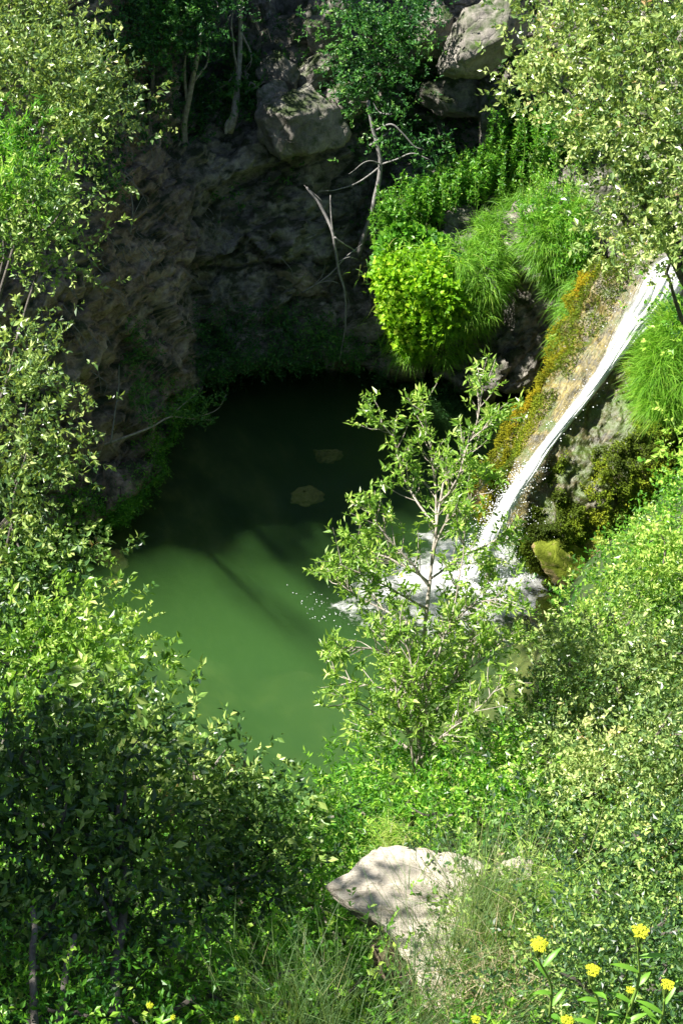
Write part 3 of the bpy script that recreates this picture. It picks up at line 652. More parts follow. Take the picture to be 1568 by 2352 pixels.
for u0, v0, n_, su, sv in ((760, 1385, 26, 40, 22), (705, 1370, 14, 30, 14), (735, 1420, 8, 10, 4), (830, 1410, 22, 40, 20), (1160, 1390, 60, 40, 30), (900, 1400, 50, 60, 20)):
    P = np.array([Wz(u0 + su * rng.normal(), v0 + sv * rng.normal(), .02) for _ in range(n_)]); drops(b, P, .006 + .009 * rng.random(n_), rng)
tag(b.build('bubbles', M['drop']), kind='stuff')
# thin drip under the hanging clump
b = MB(); c0 = Wy(974, 815, 4.35); n = 60
P = np.stack([c0[0] + .012 * rng.normal(size=n), c0[1] + .012 * rng.normal(size=n), np.linspace(c0[2], -.02, n)], 1); drops(b, P, .010 + .012 * rng.random(n), rng)
tag(b.build('dripping_water', M['drop']), kind='stuff')

# ------------------------------------------------------------------ boulders
def boulder(label, c, r, mat, seed, rot=0, cuts=14, sub=56, cat='boulder', group=None, name='boulder', rough=.09):
    rng = np.random.default_rng(seed); c = np.asarray(c, float); r = np.asarray(r, float)
    th = np.linspace(0, math.pi, sub); ph = np.linspace(0, 2 * math.pi, sub * 2 + 1)
    TH, PH = np.meshgrid(th, ph, indexing='ij'); D = np.stack([np.sin(TH) * np.cos(PH), np.sin(TH) * np.sin(PH), np.cos(TH)], -1)
    rad = np.full(TH.shape, 1.15)
    for _ in range(cuts):
        n = rng.normal(size=3); n /= np.linalg.norm(n); h = .58 + .36 * rng.random(); dn = D @ n
        rad = np.minimum(rad, np.where(dn > .05, h / np.maximum(dn, .05), 9))
    V = D * rad[..., None]; Vf = V.reshape(-1, 3)
    V = V * (1 + rough * fbm(Vf * 3 + seed, 5, seed) + .5 * rough * ridged(Vf * 2 + seed, 3, seed)).reshape(TH.shape)[..., None]
    V = V * r; ca, sa = math.cos(rot), math.sin(rot)
    V = V @ np.array([[ca, 0, -sa], [0, 1, 0], [sa, 0, ca]]).T + c
    V[:, -1] = V[:, 0]
    o = MB().add(V.reshape(-1, 3), grid_faces(sub, sub * 2 + 1, True)).build(name, mat, origin=c - (0, 0, r[2]), smooth=True)
    return tag(o, label, cat, group)
def bl(label, u, v, y, ru, rv, seed, rot=0, mat='boulder', dep=.8, **kw):
    c = Wy(u, v, y); t = (c - CAM) @ FW; rx, rz = px(t, ru), px(t, rv) / .8
    return boulder(label, c, (rx, (rx + rz) / 2 * dep, rz), M[mat], seed, rot, **kw)
bl('large rounded grey boulder jutting from the middle of the shaded cliff', 700, 280, 6.9, 92, 70, 3, R(20))
bl('angular dark rock tucked under the left side of the large cliff boulder', 640, 250, 7.3, 50, 45, 21, R(40))
bl('angular grey rock above the left of the large cliff boulder', 640, 170, 8.0, 42, 36, 22, R(10))
bl('grey rock right of the large cliff boulder, behind thin leaves', 800, 235, 7.8, 50, 40, 23, R(-25))
bl('long grey boulder lying on a slant above the large rounded cliff boulder', 715, 178, 8.2, 75, 32, 4, R(28))
bl('tall grey rock face half hidden by leaves near the top of the cliff', 755, 85, 9.0, 70, 62, 5, R(15))
bl('big pale overhanging boulder wedged at the top beside the large oak crown', 1115, 70, 8.2, 118, 62, 6, R(33))
bl('small rounded grey boulder left of the overhanging boulder', 985, 75, 8.9, 45, 60, 7, R(-10))
bl('dark blue grey rock pillar standing behind the tall green stems', 1130, 275, 8.6, 38, 95, 8, R(-4))
bl('low grey boulder in the shade left of the pillar', 1035, 235, 9.0, 75, 42, 9, R(8))
bl('pale grey rock at the water edge left of the hanging leafy clump', 845, 762, 5.0, 46, 26, 10, R(15))
bl('wet black rock hanging over the cave at the back of the pool', 610, 800, 5.2, 60, 34, 12, R(-8), 'cliff')
bl('small grey rock ledge under the fallen dead branches', 690, 640, 5.9, 60, 30, 13, R(-25), 'cliff')
bl('mossy ochre rock lying in the water below the travertine face', 1310, 1300, -1.9, 92, 34, 14, R(-28), 'ochre', dep=.9)
bl('orange rock behind the mossy ochre rock, half under the bushes', 1372, 1262, -1.6, 40, 30, 15, R(-10), 'ochre')
bl('low flat green rock at the pool edge under the right hand bushes', 1275, 1395, -2.75, 60, 30, 16, R(5), 'moss' if False else 'ochre', dep=1.1)
bl('small wet rock beside the low flat green rock', 1235, 1420, -2.9, 22, 18, 17, 0, 'cliff')
for k, (u, v, z, r, lb) in enumerate([(262, 1290, -.40, .24, 'yellow rock under water by the left bank'), (258, 1338, -.5, .14, 'smaller yellow rock under water below the first'), (752, 1045, -1.55, .2, 'yellow submerged rock at the back of the dark water'), (700, 1140, -1.45, .25, 'broad yellow green submerged rock left of the slender tree')]):
    c = Wz(u, v, z); boulder(lb, c, (r * 1.2, r, r * .45), M['bedrock'], 40 + k, sub=24, rough=.22, cuts=6, cat='rock', group='rocks lying under the water', name='submerged_rock')

# ------------------------------------------------------------------ stone slab in the foreground
ZS = 7.45
outl = [(746, 2036), (790, 2004), (830, 1978), (875, 1954), (930, 1948), (1010, 1955), (1080, 1975), (1130, 2020), (1140, 2090), (1110, 2180), (1060, 2290), (1000, 2350), (968, 2290), (945, 2200), (905, 2140), (860, 2110), (800, 2075), (765, 2052)]
ol = np.array([Wz(u, v, ZS)[:2] for u, v in outl]); ol = np.array([np.interp(np.linspace(0, len(ol), 220, endpoint=False), np.arange(len(ol) + 1), np.append(ol[:, k], ol[0, k])) for k in range(2)]).T
cen = np.array([Wz(985, 2090, ZS)[0], Wz(985, 2090, ZS)[1]])
ol = ol + (ol - cen) / np.linalg.norm(ol - cen, axis=1)[:, None] * (.028 * fbm(np.c_[ol * 3.5, ol[:, 0] * 0], 5, 71, .6))[:, None]
prof = [(s, 0.0) for s in np.linspace(0, .97, 60)] + [(.992, -.01), (1.0, -.05), (.99, -.09), (.93, -.12), (.945, -.18), (.87, -.22), (.88, -.30), (.79, -.36), (.80, -.50), (.66, -.7), (.4, -.9)]
V = []
for s, dz in prof:
    V.append(np.c_[cen + (ol - cen) * s, np.full(len(ol), ZS + dz * .5)])
V = np.array(V); Vf = V.reshape(-1, 3)
amp = np.repeat(np.array([1.0 if dz == 0 else .35 for s, dz in prof]), len(ol))
Vf[:, 2] += amp * (.012 * fbm(Vf * np.array([1.2, 1.2, .2]), 3, 72) + .010 * np.round(2.5 * fbm(Vf * np.array([.9, 2.6, .2]) + 3, 3, 73)) + .012 * fbm(Vf * 9, 3, 74))
Vf[:, 2] += .10 * (Vf[:, 1] - cen[1]) * .6
Vf[:, :2] += (.03 * np.stack([fbm(Vf * np.array([4, 4, 22.]), 3, 75 + k) for k in range(2)], 1)) * (1 - amp * .9)[:, None]
nv = len(ol); i = np.arange(len(prof) - 1)[:, None] * nv; j = np.arange(nv)[None]; j2 = (j + 1) % nv
slab = thing('stone_slab', (cen[0], cen[1], ZS - .5), 'pale limestone slab jutting out over the bushes in the foreground', 'rock')
MB().add(Vf, np.stack([i + j, i + nv + j, i + nv + j2, i + j2], -1).reshape(-1, 4)).build('slab_stone', M['slab'], slab, smooth=False)
boulder('dark broken rock under the middle of the slab edge', Wt(895, 2170, 14.5), (.26, .24, .16), M['cliff'], 86, R(42), cuts=18)
boulder('tan rock standing under the slab, lit on its top', Wt(905, 2215, 14.2), (.20, .2, .24), M['tanrock'], 82, R(25), cuts=16)
boulder('dark rock under the lower end of the slab edge', Wt(960, 2265, 13.95), (.20, .2, .24), M['cliff'], 87, R(40), cuts=16)
boulder('flat grey stone at the back right of the slab', Wz(1180, 2000, ZS + .1), (.2, .14, .06), M['slab'], 85, 0)

# ------------------------------------------------------------------ background trees and plants on the cliff
def Tt(u, v, y): return (Wy(u, v, y) - CAM) @ FW
def yb(u, v, y, ru, rv, rd=None): return blob(u, v, Tt(u, v, y), ru, rv, rd)
def gnd(x, y): return np.array([x, y, float(ground_z(np.array([x]), np.array([y]))[0])])
BK = dict(L=.062, kind='oval', asp=.5)

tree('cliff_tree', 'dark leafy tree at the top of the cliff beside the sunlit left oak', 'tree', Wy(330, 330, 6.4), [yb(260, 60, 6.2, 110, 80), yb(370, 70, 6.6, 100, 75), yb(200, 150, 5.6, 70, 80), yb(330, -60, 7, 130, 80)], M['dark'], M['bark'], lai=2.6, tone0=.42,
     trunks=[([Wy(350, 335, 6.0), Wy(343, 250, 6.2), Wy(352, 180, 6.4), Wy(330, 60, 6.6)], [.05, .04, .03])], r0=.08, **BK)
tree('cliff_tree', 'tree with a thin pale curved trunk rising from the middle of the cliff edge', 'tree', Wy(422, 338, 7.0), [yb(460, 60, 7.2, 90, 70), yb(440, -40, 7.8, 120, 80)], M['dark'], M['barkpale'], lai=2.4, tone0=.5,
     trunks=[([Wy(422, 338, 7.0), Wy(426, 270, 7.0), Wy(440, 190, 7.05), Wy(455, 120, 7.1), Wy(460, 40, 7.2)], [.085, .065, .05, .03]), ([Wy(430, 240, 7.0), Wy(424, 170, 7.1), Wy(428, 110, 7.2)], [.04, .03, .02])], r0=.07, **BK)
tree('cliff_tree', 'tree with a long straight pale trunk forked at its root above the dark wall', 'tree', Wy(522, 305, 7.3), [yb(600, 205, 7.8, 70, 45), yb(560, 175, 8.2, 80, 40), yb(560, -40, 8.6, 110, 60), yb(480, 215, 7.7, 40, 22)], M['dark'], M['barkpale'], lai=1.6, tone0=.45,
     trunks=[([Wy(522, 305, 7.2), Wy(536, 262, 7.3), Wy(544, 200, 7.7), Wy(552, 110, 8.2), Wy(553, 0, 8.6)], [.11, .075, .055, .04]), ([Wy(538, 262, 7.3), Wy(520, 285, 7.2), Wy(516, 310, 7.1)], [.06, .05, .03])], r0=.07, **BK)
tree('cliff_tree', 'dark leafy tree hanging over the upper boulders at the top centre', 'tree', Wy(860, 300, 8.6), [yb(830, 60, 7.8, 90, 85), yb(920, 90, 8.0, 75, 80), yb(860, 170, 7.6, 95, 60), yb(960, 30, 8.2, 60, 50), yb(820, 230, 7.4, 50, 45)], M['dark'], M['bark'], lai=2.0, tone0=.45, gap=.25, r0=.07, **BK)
tree('leaning_tree', 'slim leaning tree with a bare grey trunk in front of the cave', 'tree', Wy(822, 590, 6.1), [yb(850, 330, 6.6, 60, 45), yb(930, 370, 6.8, 75, 40), yb(1000, 390, 7.2, 50, 40), yb(900, 250, 6.9, 60, 40), yb(960, 310, 7, 60, 40)], M['dark'], M['deadwood'], lai=.8, tone0=.4, gap=.3,
     trunks=[([Wy(822, 590, 6.1), Wy(845, 510, 6.2), Wy(860, 450, 6.3), Wy(873, 375, 6.5), Wy(858, 300, 6.7), Wy(845, 230, 6.9)], [.06, .055, .045, .03]),
             ([Wy(870, 378, 6.5), Wy(905, 365, 6.4), Wy(945, 352, 6.3), Wy(985, 368, 6.2)], [.02, .015, .008]), ([Wy(865, 300, 6.6), Wy(905, 290, 6.5), Wy(950, 335, 6.4), Wy(975, 345, 6.4)], [.02, .018, .008]),
             ([Wy(868, 385, 6.5), Wy(820, 420, 6.3), Wy(770, 438, 6.2), Wy(730, 440, 6.1)], [.02, .014, .006]), ([Wy(873, 375, 6.5), Wy(840, 372, 6.3), Wy(800, 400, 6.2)], [.018, .012, .005])], r0=.05, limbs=False, **BK)

# undergrowth over the shaded ledges: one mass nobody could count
b = MB(); rng = np.random.default_rng(77)
def cover_cliff(b, spots, L=.06, per=1.0, asp=.5, kind='oval', tone0=.4, droop=.2, length=.16):
    for u, v, ru, rv, n in spots:
        uu = u + ru * (rng.random(n) * 2 - 1) * .95; vv = v + rv * (rng.random(n) * 2 - 1) * .95
        keep = ((uu - u) / ru) ** 2 + ((vv - v) / rv) ** 2 < 1 + .3 * rng.random(n); uu = uu[keep]; vv = vv[keep]
        P_ = CLIFF[:, 12:250].reshape(-1, 3); Nn = CLN[:, 12:250].reshape(-1, 3); d = P_ - CAM; t = d @ FW; pu = (d @ RT) / t * F_ + 784; pv = 1176 - (d @ UP) / t * F_
        sel = np.where((np.abs(pu - u) < ru + 30) & (np.abs(pv - v) < rv + 30))[0]
        if len(sel) == 0: continue
        pick = []
        for a_, c_ in zip(uu, vv):
            m = (pu[sel] - a_) ** 2 + (pv[sel] - c_) ** 2; pick.append(sel[np.argmin(m)])
        pick = np.array(pick); S = P_[pick] + rng.normal(size=(len(pick), 3)) * .08
        D = Nn[pick] * .8 + rng.normal(size=S.shape) * .5 + (0, 0, .35 - droop)
        sprigs(b, S, D, rng, L, 9, length, asp, kind, .8, tone0, .25, .3)
cover_cliff(b, [(360, 250, 150, 90, 500), (480, 200, 130, 100, 500), (640, 130, 120, 90, 260), (600, 210, 90, 40, 260), (230, 380, 60, 80, 200), (780, 250, 120, 80, 220), (900, 200, 110, 110, 420), (1000, 330, 110, 60, 350), (960, 130, 90, 90, 250), (1200, 200, 60, 160, 300), (640, 420, 40, 50, 30), (560, 460, 90, 40, 30), (860, 480, 60, 100, 80), (1060, 180, 80, 40, 60)])
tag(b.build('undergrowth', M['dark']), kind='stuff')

# dark ferny growth along the foot of the cliff, one plant after another
def cliff_plant(label, spots, mat='dark', cat='plant', name='hanging_plant', L=.05, tone0=.45, droop=.5, group=None, kind='oval', asp=.5, length=.16):
    b = MB(); cover_cliff(b, spots, L, tone0=tone0, droop=droop, kind=kind, asp=asp, length=length)
    u, v = spots[0][:2]; c = cliff_at(u, v)[0]
    return tag(b.build(name, M[mat], origin=c), label, cat, group)
G1 = 'hanging plants along the foot of the cliff'
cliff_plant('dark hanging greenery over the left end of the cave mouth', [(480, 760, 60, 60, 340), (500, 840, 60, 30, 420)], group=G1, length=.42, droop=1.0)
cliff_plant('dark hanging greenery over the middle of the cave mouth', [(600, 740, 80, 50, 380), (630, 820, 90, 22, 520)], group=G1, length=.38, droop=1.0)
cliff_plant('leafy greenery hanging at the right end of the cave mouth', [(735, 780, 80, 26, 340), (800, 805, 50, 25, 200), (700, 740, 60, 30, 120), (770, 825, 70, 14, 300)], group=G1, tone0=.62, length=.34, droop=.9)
cliff_plant('green fringe along the slanting foot of the left rock', [(400, 950, 40, 50, 280), (350, 1040, 45, 50, 280), (300, 1120, 50, 50, 280), (345, 1060, 30, 50, 260), (420, 930, 25, 50, 260), (270, 1170, 60, 20, 260)], group=G1, mat='bright', tone0=.25, length=.34, droop=.9)
cliff_plant('thick green leafy plant at the lowest corner of the left rock', [(200, 1160, 80, 45, 440), (270, 1180, 45, 35, 260)], group=G1, mat='bright', tone0=.35, length=.3)
cliff_plant('ivy climbing the middle of the left rock', [(320, 850, 35, 80, 150), (350, 930, 60, 60, 170), (300, 790, 25, 60, 70)], mat='dark', cat='ivy', name='ivy', tone0=.75, droop=.1)

b = MB(); rng = np.random.default_rng(12)
for (u, v, n, ru, rv) in ((230, 520, 26, 110, 110), (180, 760, 26, 90, 110), (420, 560, 18, 120, 120), (620, 560, 18, 130, 120), (560, 760, 12, 90, 40), (300, 330, 14, 80, 40)):
    for _ in range(n):
        p, nn, t_ = cliff_at(u + ru * (rng.random() * 2 - 1), v + rv * (rng.random() * 2 - 1)); p = p + nn * .02; l = .15 + .5 * rng.random() ** 2
        q1 = p + nn * .10 * rng.random() + np.array([rng.normal() * .25, 0, -.6]) * l; q2 = q1 + nn * .06 + np.array([rng.normal() * .3, 0, -.6]) * l
        tube(b, [p, q1, q2], [.010, .004], 4, n=7, wob=.03, tone=rng.random())
tag(b.build('hanging_roots', M['deadwood']), kind='stuff')
# leafy branch reaching over the dark water and a dead twig beside it
o = thing('leafy_branch', Wy(240, 1022, .4), 'thin leafy branch reaching from the left rock over the dark water', 'branch')
b = MB(); Lb = tube(b, [Wy(240, 1022, .5), Wy(300, 1000, .5), Wy(350, 980, .7), Wy(390, 958, 1.0), Wy(440, 962, 1.3), Wy(490, 965, 1.6)], [.028, .02, .014, .007], 6, n=24)
tube(b, [Lb[13], Wy(420, 930, 1.3), Wy(450, 905, 1.5)], [.012, .005], 5, n=8); tube(b, [Lb[18], Wy(500, 940, 1.7), Wy(520, 905, 1.9)], [.01, .004], 5, n=8); tube(b, [Lb[9], Wy(335, 930, .9), Wy(330, 880, 1.1)], [.01, .004], 5, n=8)
b.build('twig', M['barkpale'], o, smooth=True)
b = MB(); rng = np.random.default_rng(9)
for a_, e_, n in ((Lb[13], Wy(450, 905, 1.5), 45), (Lb[18], Wy(520, 905, 1.9), 40), (Lb[9], Wy(330, 880, 1.1), 34), (Lb[13], Lb[23], 70)):
    s = rng.random(n)[:, None]; S = a_ + (e_ - a_) * s + rng.normal(size=(n, 3)) * .05; sprigs(b, S, rng.normal(size=(n, 3)) + (0, 0, .3), rng, .05, 7, .14, tone0=.75, kind='oval')
b.build('leaves', M['dark'], o, kind='stuff')
def dead(label, lines, mat='deadwood', name='dead_branch', cat='dead branch', group=None):
    o = thing(name, lines[0][0][0], label, cat, group); first = True
    for pts, rr in lines:
        b = MB(); tube(b, pts, rr, 6, wob=.02, n=max(10, 5 * len(pts))); b.build('limb' if first else 'twig', M[mat], o, smooth=True); first = False
    return o
def yl(*p): return [Wy(*q) for q in p]
dead('upright grey dead twig on the left rock', [(yl((255, 1020, .3), (262, 960, .5), (272, 880, .8), (275, 840, .9)), [.02, .014, .006]), (yl((262, 955, .5), (240, 948, .6)), [.008, .004]), (yl((266, 925, .6), (290, 900, .8)), [.008, .004])])
dead('long pale fallen branch hanging down the dark wall to the water', [
    (yl((705, 430, 5.7), (735, 475, 5.4), (762, 530, 5.1), (776, 610, 4.9), (790, 670, 4.7), (791, 750, 4.5), (779, 832, 4.3)), [0.0218, 0.0340, 0.0306, 0.0204, 0.0082]),
    (yl((758, 448, 5.5), (760, 500, 5.2), (768, 560, 5.0)), [0.0095, 0.0136, 0.0136]), (yl((768, 545, 5.0), (792, 562, 5.1), (818, 578, 5.4)), [0.0190, 0.0163, 0.0122]),
    (yl((695, 672, 5.0), (730, 650, 4.9), (765, 622, 4.9), (790, 592, 5.0), (830, 560, 5.6)), [0.0204, 0.0190, 0.0136, 0.0082]), (yl((735, 648, 4.9), (760, 645, 4.8), (778, 650, 4.8)), [0.0136, 0.0109, 0.0068]),
    (yl((775, 600, 4.9), (800, 590, 5.0), (820, 596, 5.2)), [0.0109, 0.0082, 0.0054]), (yl((740, 475, 5.4), (735, 460, 5.4), (700, 425, 5.8)), [0.0095, 0.0068, 0.0041]), (yl((788, 660, 4.7), (800, 700, 4.8), (786, 740, 4.6)), [0.0095, 0.0068, 0.0041]),
    (yl((720, 655, 4.9), (740, 630, 5.1), (748, 600, 5.3)), [0.0082, 0.0068, 0.0034])])
dead('grey dead shrub clinging to the upper left rock', [(yl((300, 540, 3.6), (305, 480, 3.7), (300, 430, 3.9)), [.022, .015, .006]), (yl((304, 500, 3.7), (330, 450, 3.8)), [.012, .005]), (yl((304, 480, 3.7), (270, 450, 3.8)), [.012, .005]), (yl((306, 510, 3.6), (340, 480, 3.7)), [.01, .004])])
dead('pale forked branch leaning on the far left rock', [(yl((40, 705, .4), (70, 665, .4), (100, 635, .5), (122, 590, .6)), [.035, .03, .022, .012]), (yl((80, 655, .4), (60, 640, .4), (25, 640, .3)), [.014, .01, .006]), (yl((100, 635, .5), (130, 640, .7), (155, 655, .8)), [.014, .01, .005])], 'barkpale')

# tall green stems on the terrace above the clump
def stems(name, label, spots, mat, n, h, L=.05, rng=None, tone0=.55, group=None, asp=.42, lean=(0, -.1, 0)):
    base = np.mean([s[0] for s in spots], 0); o = thing(name, base, label, 'plant', group); st = MB(); lv = MB()
    for c, rx, ry in spots:
        for _ in range(int(n / len(spots))):
            p = np.array(c) + (rng.normal() * rx * .55, rng.normal() * ry * .55, 0); hh = h * (.6 + .5 * rng.random())
            q = p + np.array([rng.normal() * .12, rng.normal() * .12, hh]) + np.array(lean) * hh
            C = tube(st, [p, (p + q) / 2 + rng.normal(size=3) * .04, q], [.008, .004], 4, n=6)
            m = int(26 * hh); a_ = rng.random(m) ** .8
            S = np.array([np.interp(a_, np.linspace(0, 1, 6), C[:, k]) for k in range(3)]).T
            D = rng.normal(size=(m, 3)) * (1, 1, .3) + (0, 0, .5)
            sprigs(lv, S, D, rng, L * 1.0, 3, .05, asp, 'lance', .7, tone0, .22, .3)
    st.build('stems', M['stem'], o, kind='stuff'); lv.build('leaves', M[mat], o, kind='stuff'); return o
rng = np.random.default_rng(21)
def tz(u, v, y): return Wy(u, v, y)
stems('tall_plant', 'tall blue green stems in the shade behind the terrace', [(tz(1170, 400, 8.0), .5, .5), (tz(1260, 410, 7.4), .6, .5), (tz(1320, 420, 7.0), .4, .4)], 'bright', 240, 1.7, .075, rng, .36)
stems('tall_plant', 'leafy stems at the back of the terrace over the cave', [(tz(1080, 470, 7.0), .5, .5), (tz(1120, 440, 7.4), .5, .5), (tz(1010, 500, 6.6), .35, .4), (tz(960, 520, 6.2), .35, .3), (tz(900, 560, 5.9), .3, .3)], 'bright', 280, 1.15, .075, rng, .42)
stems('tall_plant', 'fresh green upright stems between the two grass clumps', [(tz(1240, 480, 5.2), .35, .4), (tz(1300, 500, 5.0), .4, .35)], 'bright', 80, .9, .05, rng, .6)

# grass and leaf clumps
def blades(mb, S, D, L, w, rng, tone0=.5, tvar=.28, droop=.6, seg=4):
    D = D + .55 * np.stack([fbm(S * 7 + 40 * k, 2) for k in range(3)], 1) * np.linalg.norm(D, axis=1)[:, None]; seg = min(seg, 3)
    n = len(S); D = D / np.linalg.norm(D, axis=1)[:, None]; L = np.broadcast_to(L, (n,)) * (1 + .3 * rng.normal(size=n)).clip(.4, 1.8)
    sd = np.cross(D, rng.normal(size=(n, 3))); sd /= np.linalg.norm(sd, axis=1)[:, None]
    V = []
    for k in range(seg + 1):
        a = k / seg; c = S + D * (L * a)[:, None] + np.array([0, 0, -1.0]) * (droop * L * a * a)[:, None]
        ww = w * (1 - a) ** .7 if k < seg else 0
        if k < seg: V += [c - sd * ww / 2, c + sd * ww / 2]
        else: V += [c]
    V = np.stack(V, 1); m = V.shape[1]; f = []
    for k in range(seg - 1): a = 2 * k; f += [(a, a + 1, a + 3), (a, a + 3, a + 2)]
    a = 2 * (seg - 1); f += [(a, a + 1, a + 2)]
    f = np.array(f); tone = (tone0 + .8 * tvar * rng.normal(size=n) + .22 * fbm(S * 4, 2)).clip(0, 1)
    mb.add(V.reshape(-1, 3), (np.arange(n)[:, None, None] * m + f[None]).reshape(-1, 3), np.repeat(tone, len(f)))
def ell(c, r, n, rng, front=True, shell=.85):
    q = rng.normal(size=(n * 3, 3)); q /= np.linalg.norm(q, axis=1)[:, None]
    if front: q = q[(q @ (-FW) > -.25)]
    q = q[:n]; return np.asarray(c) + q * np.asarray(r) * (shell + (1 - shell) * rng.random(len(q)))[:, None] * (1 + .34 * fbm(q * 2.4 + c, 3))[:, None], q
def core(parent, c, r, seed):
    th = np.linspace(0, math.pi, 18); ph = np.linspace(0, 2 * math.pi, 33); TH, PH = np.meshgrid(th, ph, indexing='ij')
    D = np.stack([np.sin(TH) * np.cos(PH), np.sin(TH) * np.sin(PH), np.cos(TH)], -1); V = D * r * (1 + .12 * fbm(D.reshape(-1, 3) * 2.5 + c, 3).reshape(TH.shape))[..., None] * .74 + c
    return MB().add(V.reshape(-1, 3), grid_faces(18, 33, True), .3).build('root_mass', M['dark'], parent, smooth=True)
rng = np.random.default_rng(31)
# 1: bright clump hanging over the pool
cA = Wy(985, 665, 4.9); tA = (cA - CAM) @ FW
clump = thing('hanging_clump', cA - (0, 0, .9), 'bright yellow green clump of ivy leaves and grass hanging over the pool', 'plant')
core(clump, cA + (.25, .35, .0), (1.05, .8, 1.0), 1)
b = MB(); 
for (u, v, y, ru, rv) in ((948, 650, 4.6, 48, 45), (995, 640, 4.6, 36, 45), (918, 690, 4.55, 34, 48), (960, 700, 4.4, 60, 50), (938, 745, 4.4, 32, 38), (985, 710, 4.4, 40, 50), (903, 630, 4.8, 30, 34), (965, 755, 4.3, 32, 30), (1020, 660, 4.5, 34, 38), (1010, 720, 4.35, 30, 28)):
    c = Wy(u, v, y); r = (px(tA, ru), .6, px(tA, rv)); P, q = ell(c, r, 620, rng)
    D = q + rng.normal(size=q.shape) * .5 + (0, 0, -.25)
    sprigs(b, P + rng.normal(size=P.shape) * .07, D, rng, .072, 5, .14, .8, 'round', .7, .50 + .14 * (u < 960), .25, .35)
b.build('ivy_leaves', M['ivy'], clump, kind='stuff')
b = MB()
for (u, v, y, ru, rv, n, dx) in ((1110, 640, 4.7, 60, 75, 2400, .1), (1070, 710, 4.45, 70, 60, 2200, .1), (1010, 785, 4.3, 65, 40, 1500, 0), (1130, 580, 5.1, 45, 55, 1100, .2), (940, 795, 4.35, 40, 30, 600, -.2), (1060, 600, 4.8, 45, 40, 900, 0), (1010, 740, 4.25, 50, 40, 700, 0)):
    c = Wy(u, v, y); r = (px(tA, ru), .55, px(tA, rv)); P, q = ell(c, r, n, rng)
    D = q * (.7, .7, .3) + rng.normal(size=q.shape) * .3 + (dx, -.2, .6); blades(b, P, D, .28, .016, rng, .5, .2, .7)
for (u, v, y, n) in ((870, 640, 4.8, 60), (900, 600, 4.9, 90), (950, 600, 4.8, 90), (900, 720, 4.5, 70), (960, 690, 4.2, 90), (920, 780, 4.3, 140), (1000, 620, 4.6, 120)):
    P = Wy(u, v, y) + rng.normal(size=(n, 3)) * (.22, .12, .2); blades(b, P, rng.normal(size=(n, 3)) * .6 + (-.1, -.5, .5), .34, .013, rng, .65, .35, .6)
b.build('grass_blades', M['grass'], clump, kind='stuff')
# dark green leaves on the shaded left flank
b = MB()
for (u, v, y, ru, rv, n) in ((895, 600, 5.3, 32, 55, 360), (925, 560, 5.5, 50, 40, 400), (975, 560, 5.5, 50, 25, 250)):
    P, q = ell(Wy(u, v, y), (px(tA, ru), .4, px(tA, rv)), n, rng); sprigs(b, P, q + rng.normal(size=q.shape) * .5, rng, .075, 4, .08, .8, 'round', .6, .45, .2, .3)
b.build('ivy_leaves', M['bright'], clump, kind='stuff')
# 2: second clump, in front of the cave beside the fall
cB = Wy(1265, 590, 4.3); tB = (cB - CAM) @ FW
cl2 = thing('grass_clump', cB - (0, 0, .9), 'second green grass clump hanging between the bright clump and the waterfall', 'grass clump')
core(cl2, cB + (.15, .35, .2), (.55, .5, .85), 2); b = MB()
for (u, v, y, ru, rv, n, dx) in ((1255, 560, 4.2, 45, 75, 2200, -.1), (1295, 590, 4.1, 45, 80, 2200, 0), (1225, 545, 4.3, 32, 45, 1000, -.2), (1285, 650, 4.0, 30, 45, 1000, 0), (1315, 520, 4.3, 40, 60, 1200, 0)):
    P, q = ell(Wy(u, v, y), (px(tB, ru), .5, px(tB, rv)), n, rng); D = q * (.7, .7, .3) + rng.normal(size=q.shape) * .3 + (dx, -.2, .6); blades(b, P, D, .28, .016, rng, .45, .2, .6)
b.build('grass_blades', M['grass'], cl2, kind='stuff'); b = MB()
for (u, v, y, ru, rv, n) in ((1310, 570, 3.9, 45, 70, 420), (1250, 500, 4.4, 60, 40, 300)):
    P, q = ell(Wy(u, v, y), (px(tB, ru), .45, px(tB, rv)), n, rng); sprigs(b, P, q + rng.normal(size=q.shape) * .5 + (0, 0, .4), rng, .06, 6, .14, .4, 'lance', .7, .45, .2, .3)
b.build('leaves', M['bright'], cl2, kind='stuff')
# grass along the terrace and the edges
def tuftbed(name, label, spots, mat='grass', cat='grass', L=.35, w=.012, tone0=.5, kind=None, droop=.5, lean=(0, -.1, .6)):
    b = MB()
    for (u, v, y, ru, rv, n) in spots:
        P, q = ell(Wy(u, v, y), (px(30, ru), .25, px(30, rv)), n, rng, front=False, shell=.2); D = rng.normal(size=q.shape) * .35 + np.array(lean); blades(b, P, D, L, w, rng, tone0, .2, droop)
    c = Wy(*spots[0][:3]); o = b.build(name, M[mat], origin=c)
    return tag(o, label, cat, kind=kind or ('stuff' if len(spots) > 1 else None))
tuftbed('grass', 'grass', [(1200, 480, 6.0, 70, 40, 1600), (1130, 520, 5.6, 60, 40, 1200), (1190, 440, 7.0, 60, 30, 900), (1100, 560, 5.3, 50, 30, 500)], kind='stuff', tone0=.4)
tuftbed('grass_tuft', 'row of green grass growing along the upper left edge of the ochre rock', [(1315, 720, 2.9, 35, 60, 900), (1330, 660, 3.2, 30, 30, 500), (1290, 790, 2.3, 22, 40, 500)], cat='grass tuft', L=.3, droop=.8, lean=(-.5, -.2, .3))
tuftbed('grass_tuft', 'pale grass growing along the water edge at the foot of the ochre rock', [(1215, 1290, -1.6, 18, 60, 420), (1200, 1230, -1.4, 12, 40, 200)], cat='grass tuft', L=.3, droop=1.2, lean=(-.5, -.3, -.2))
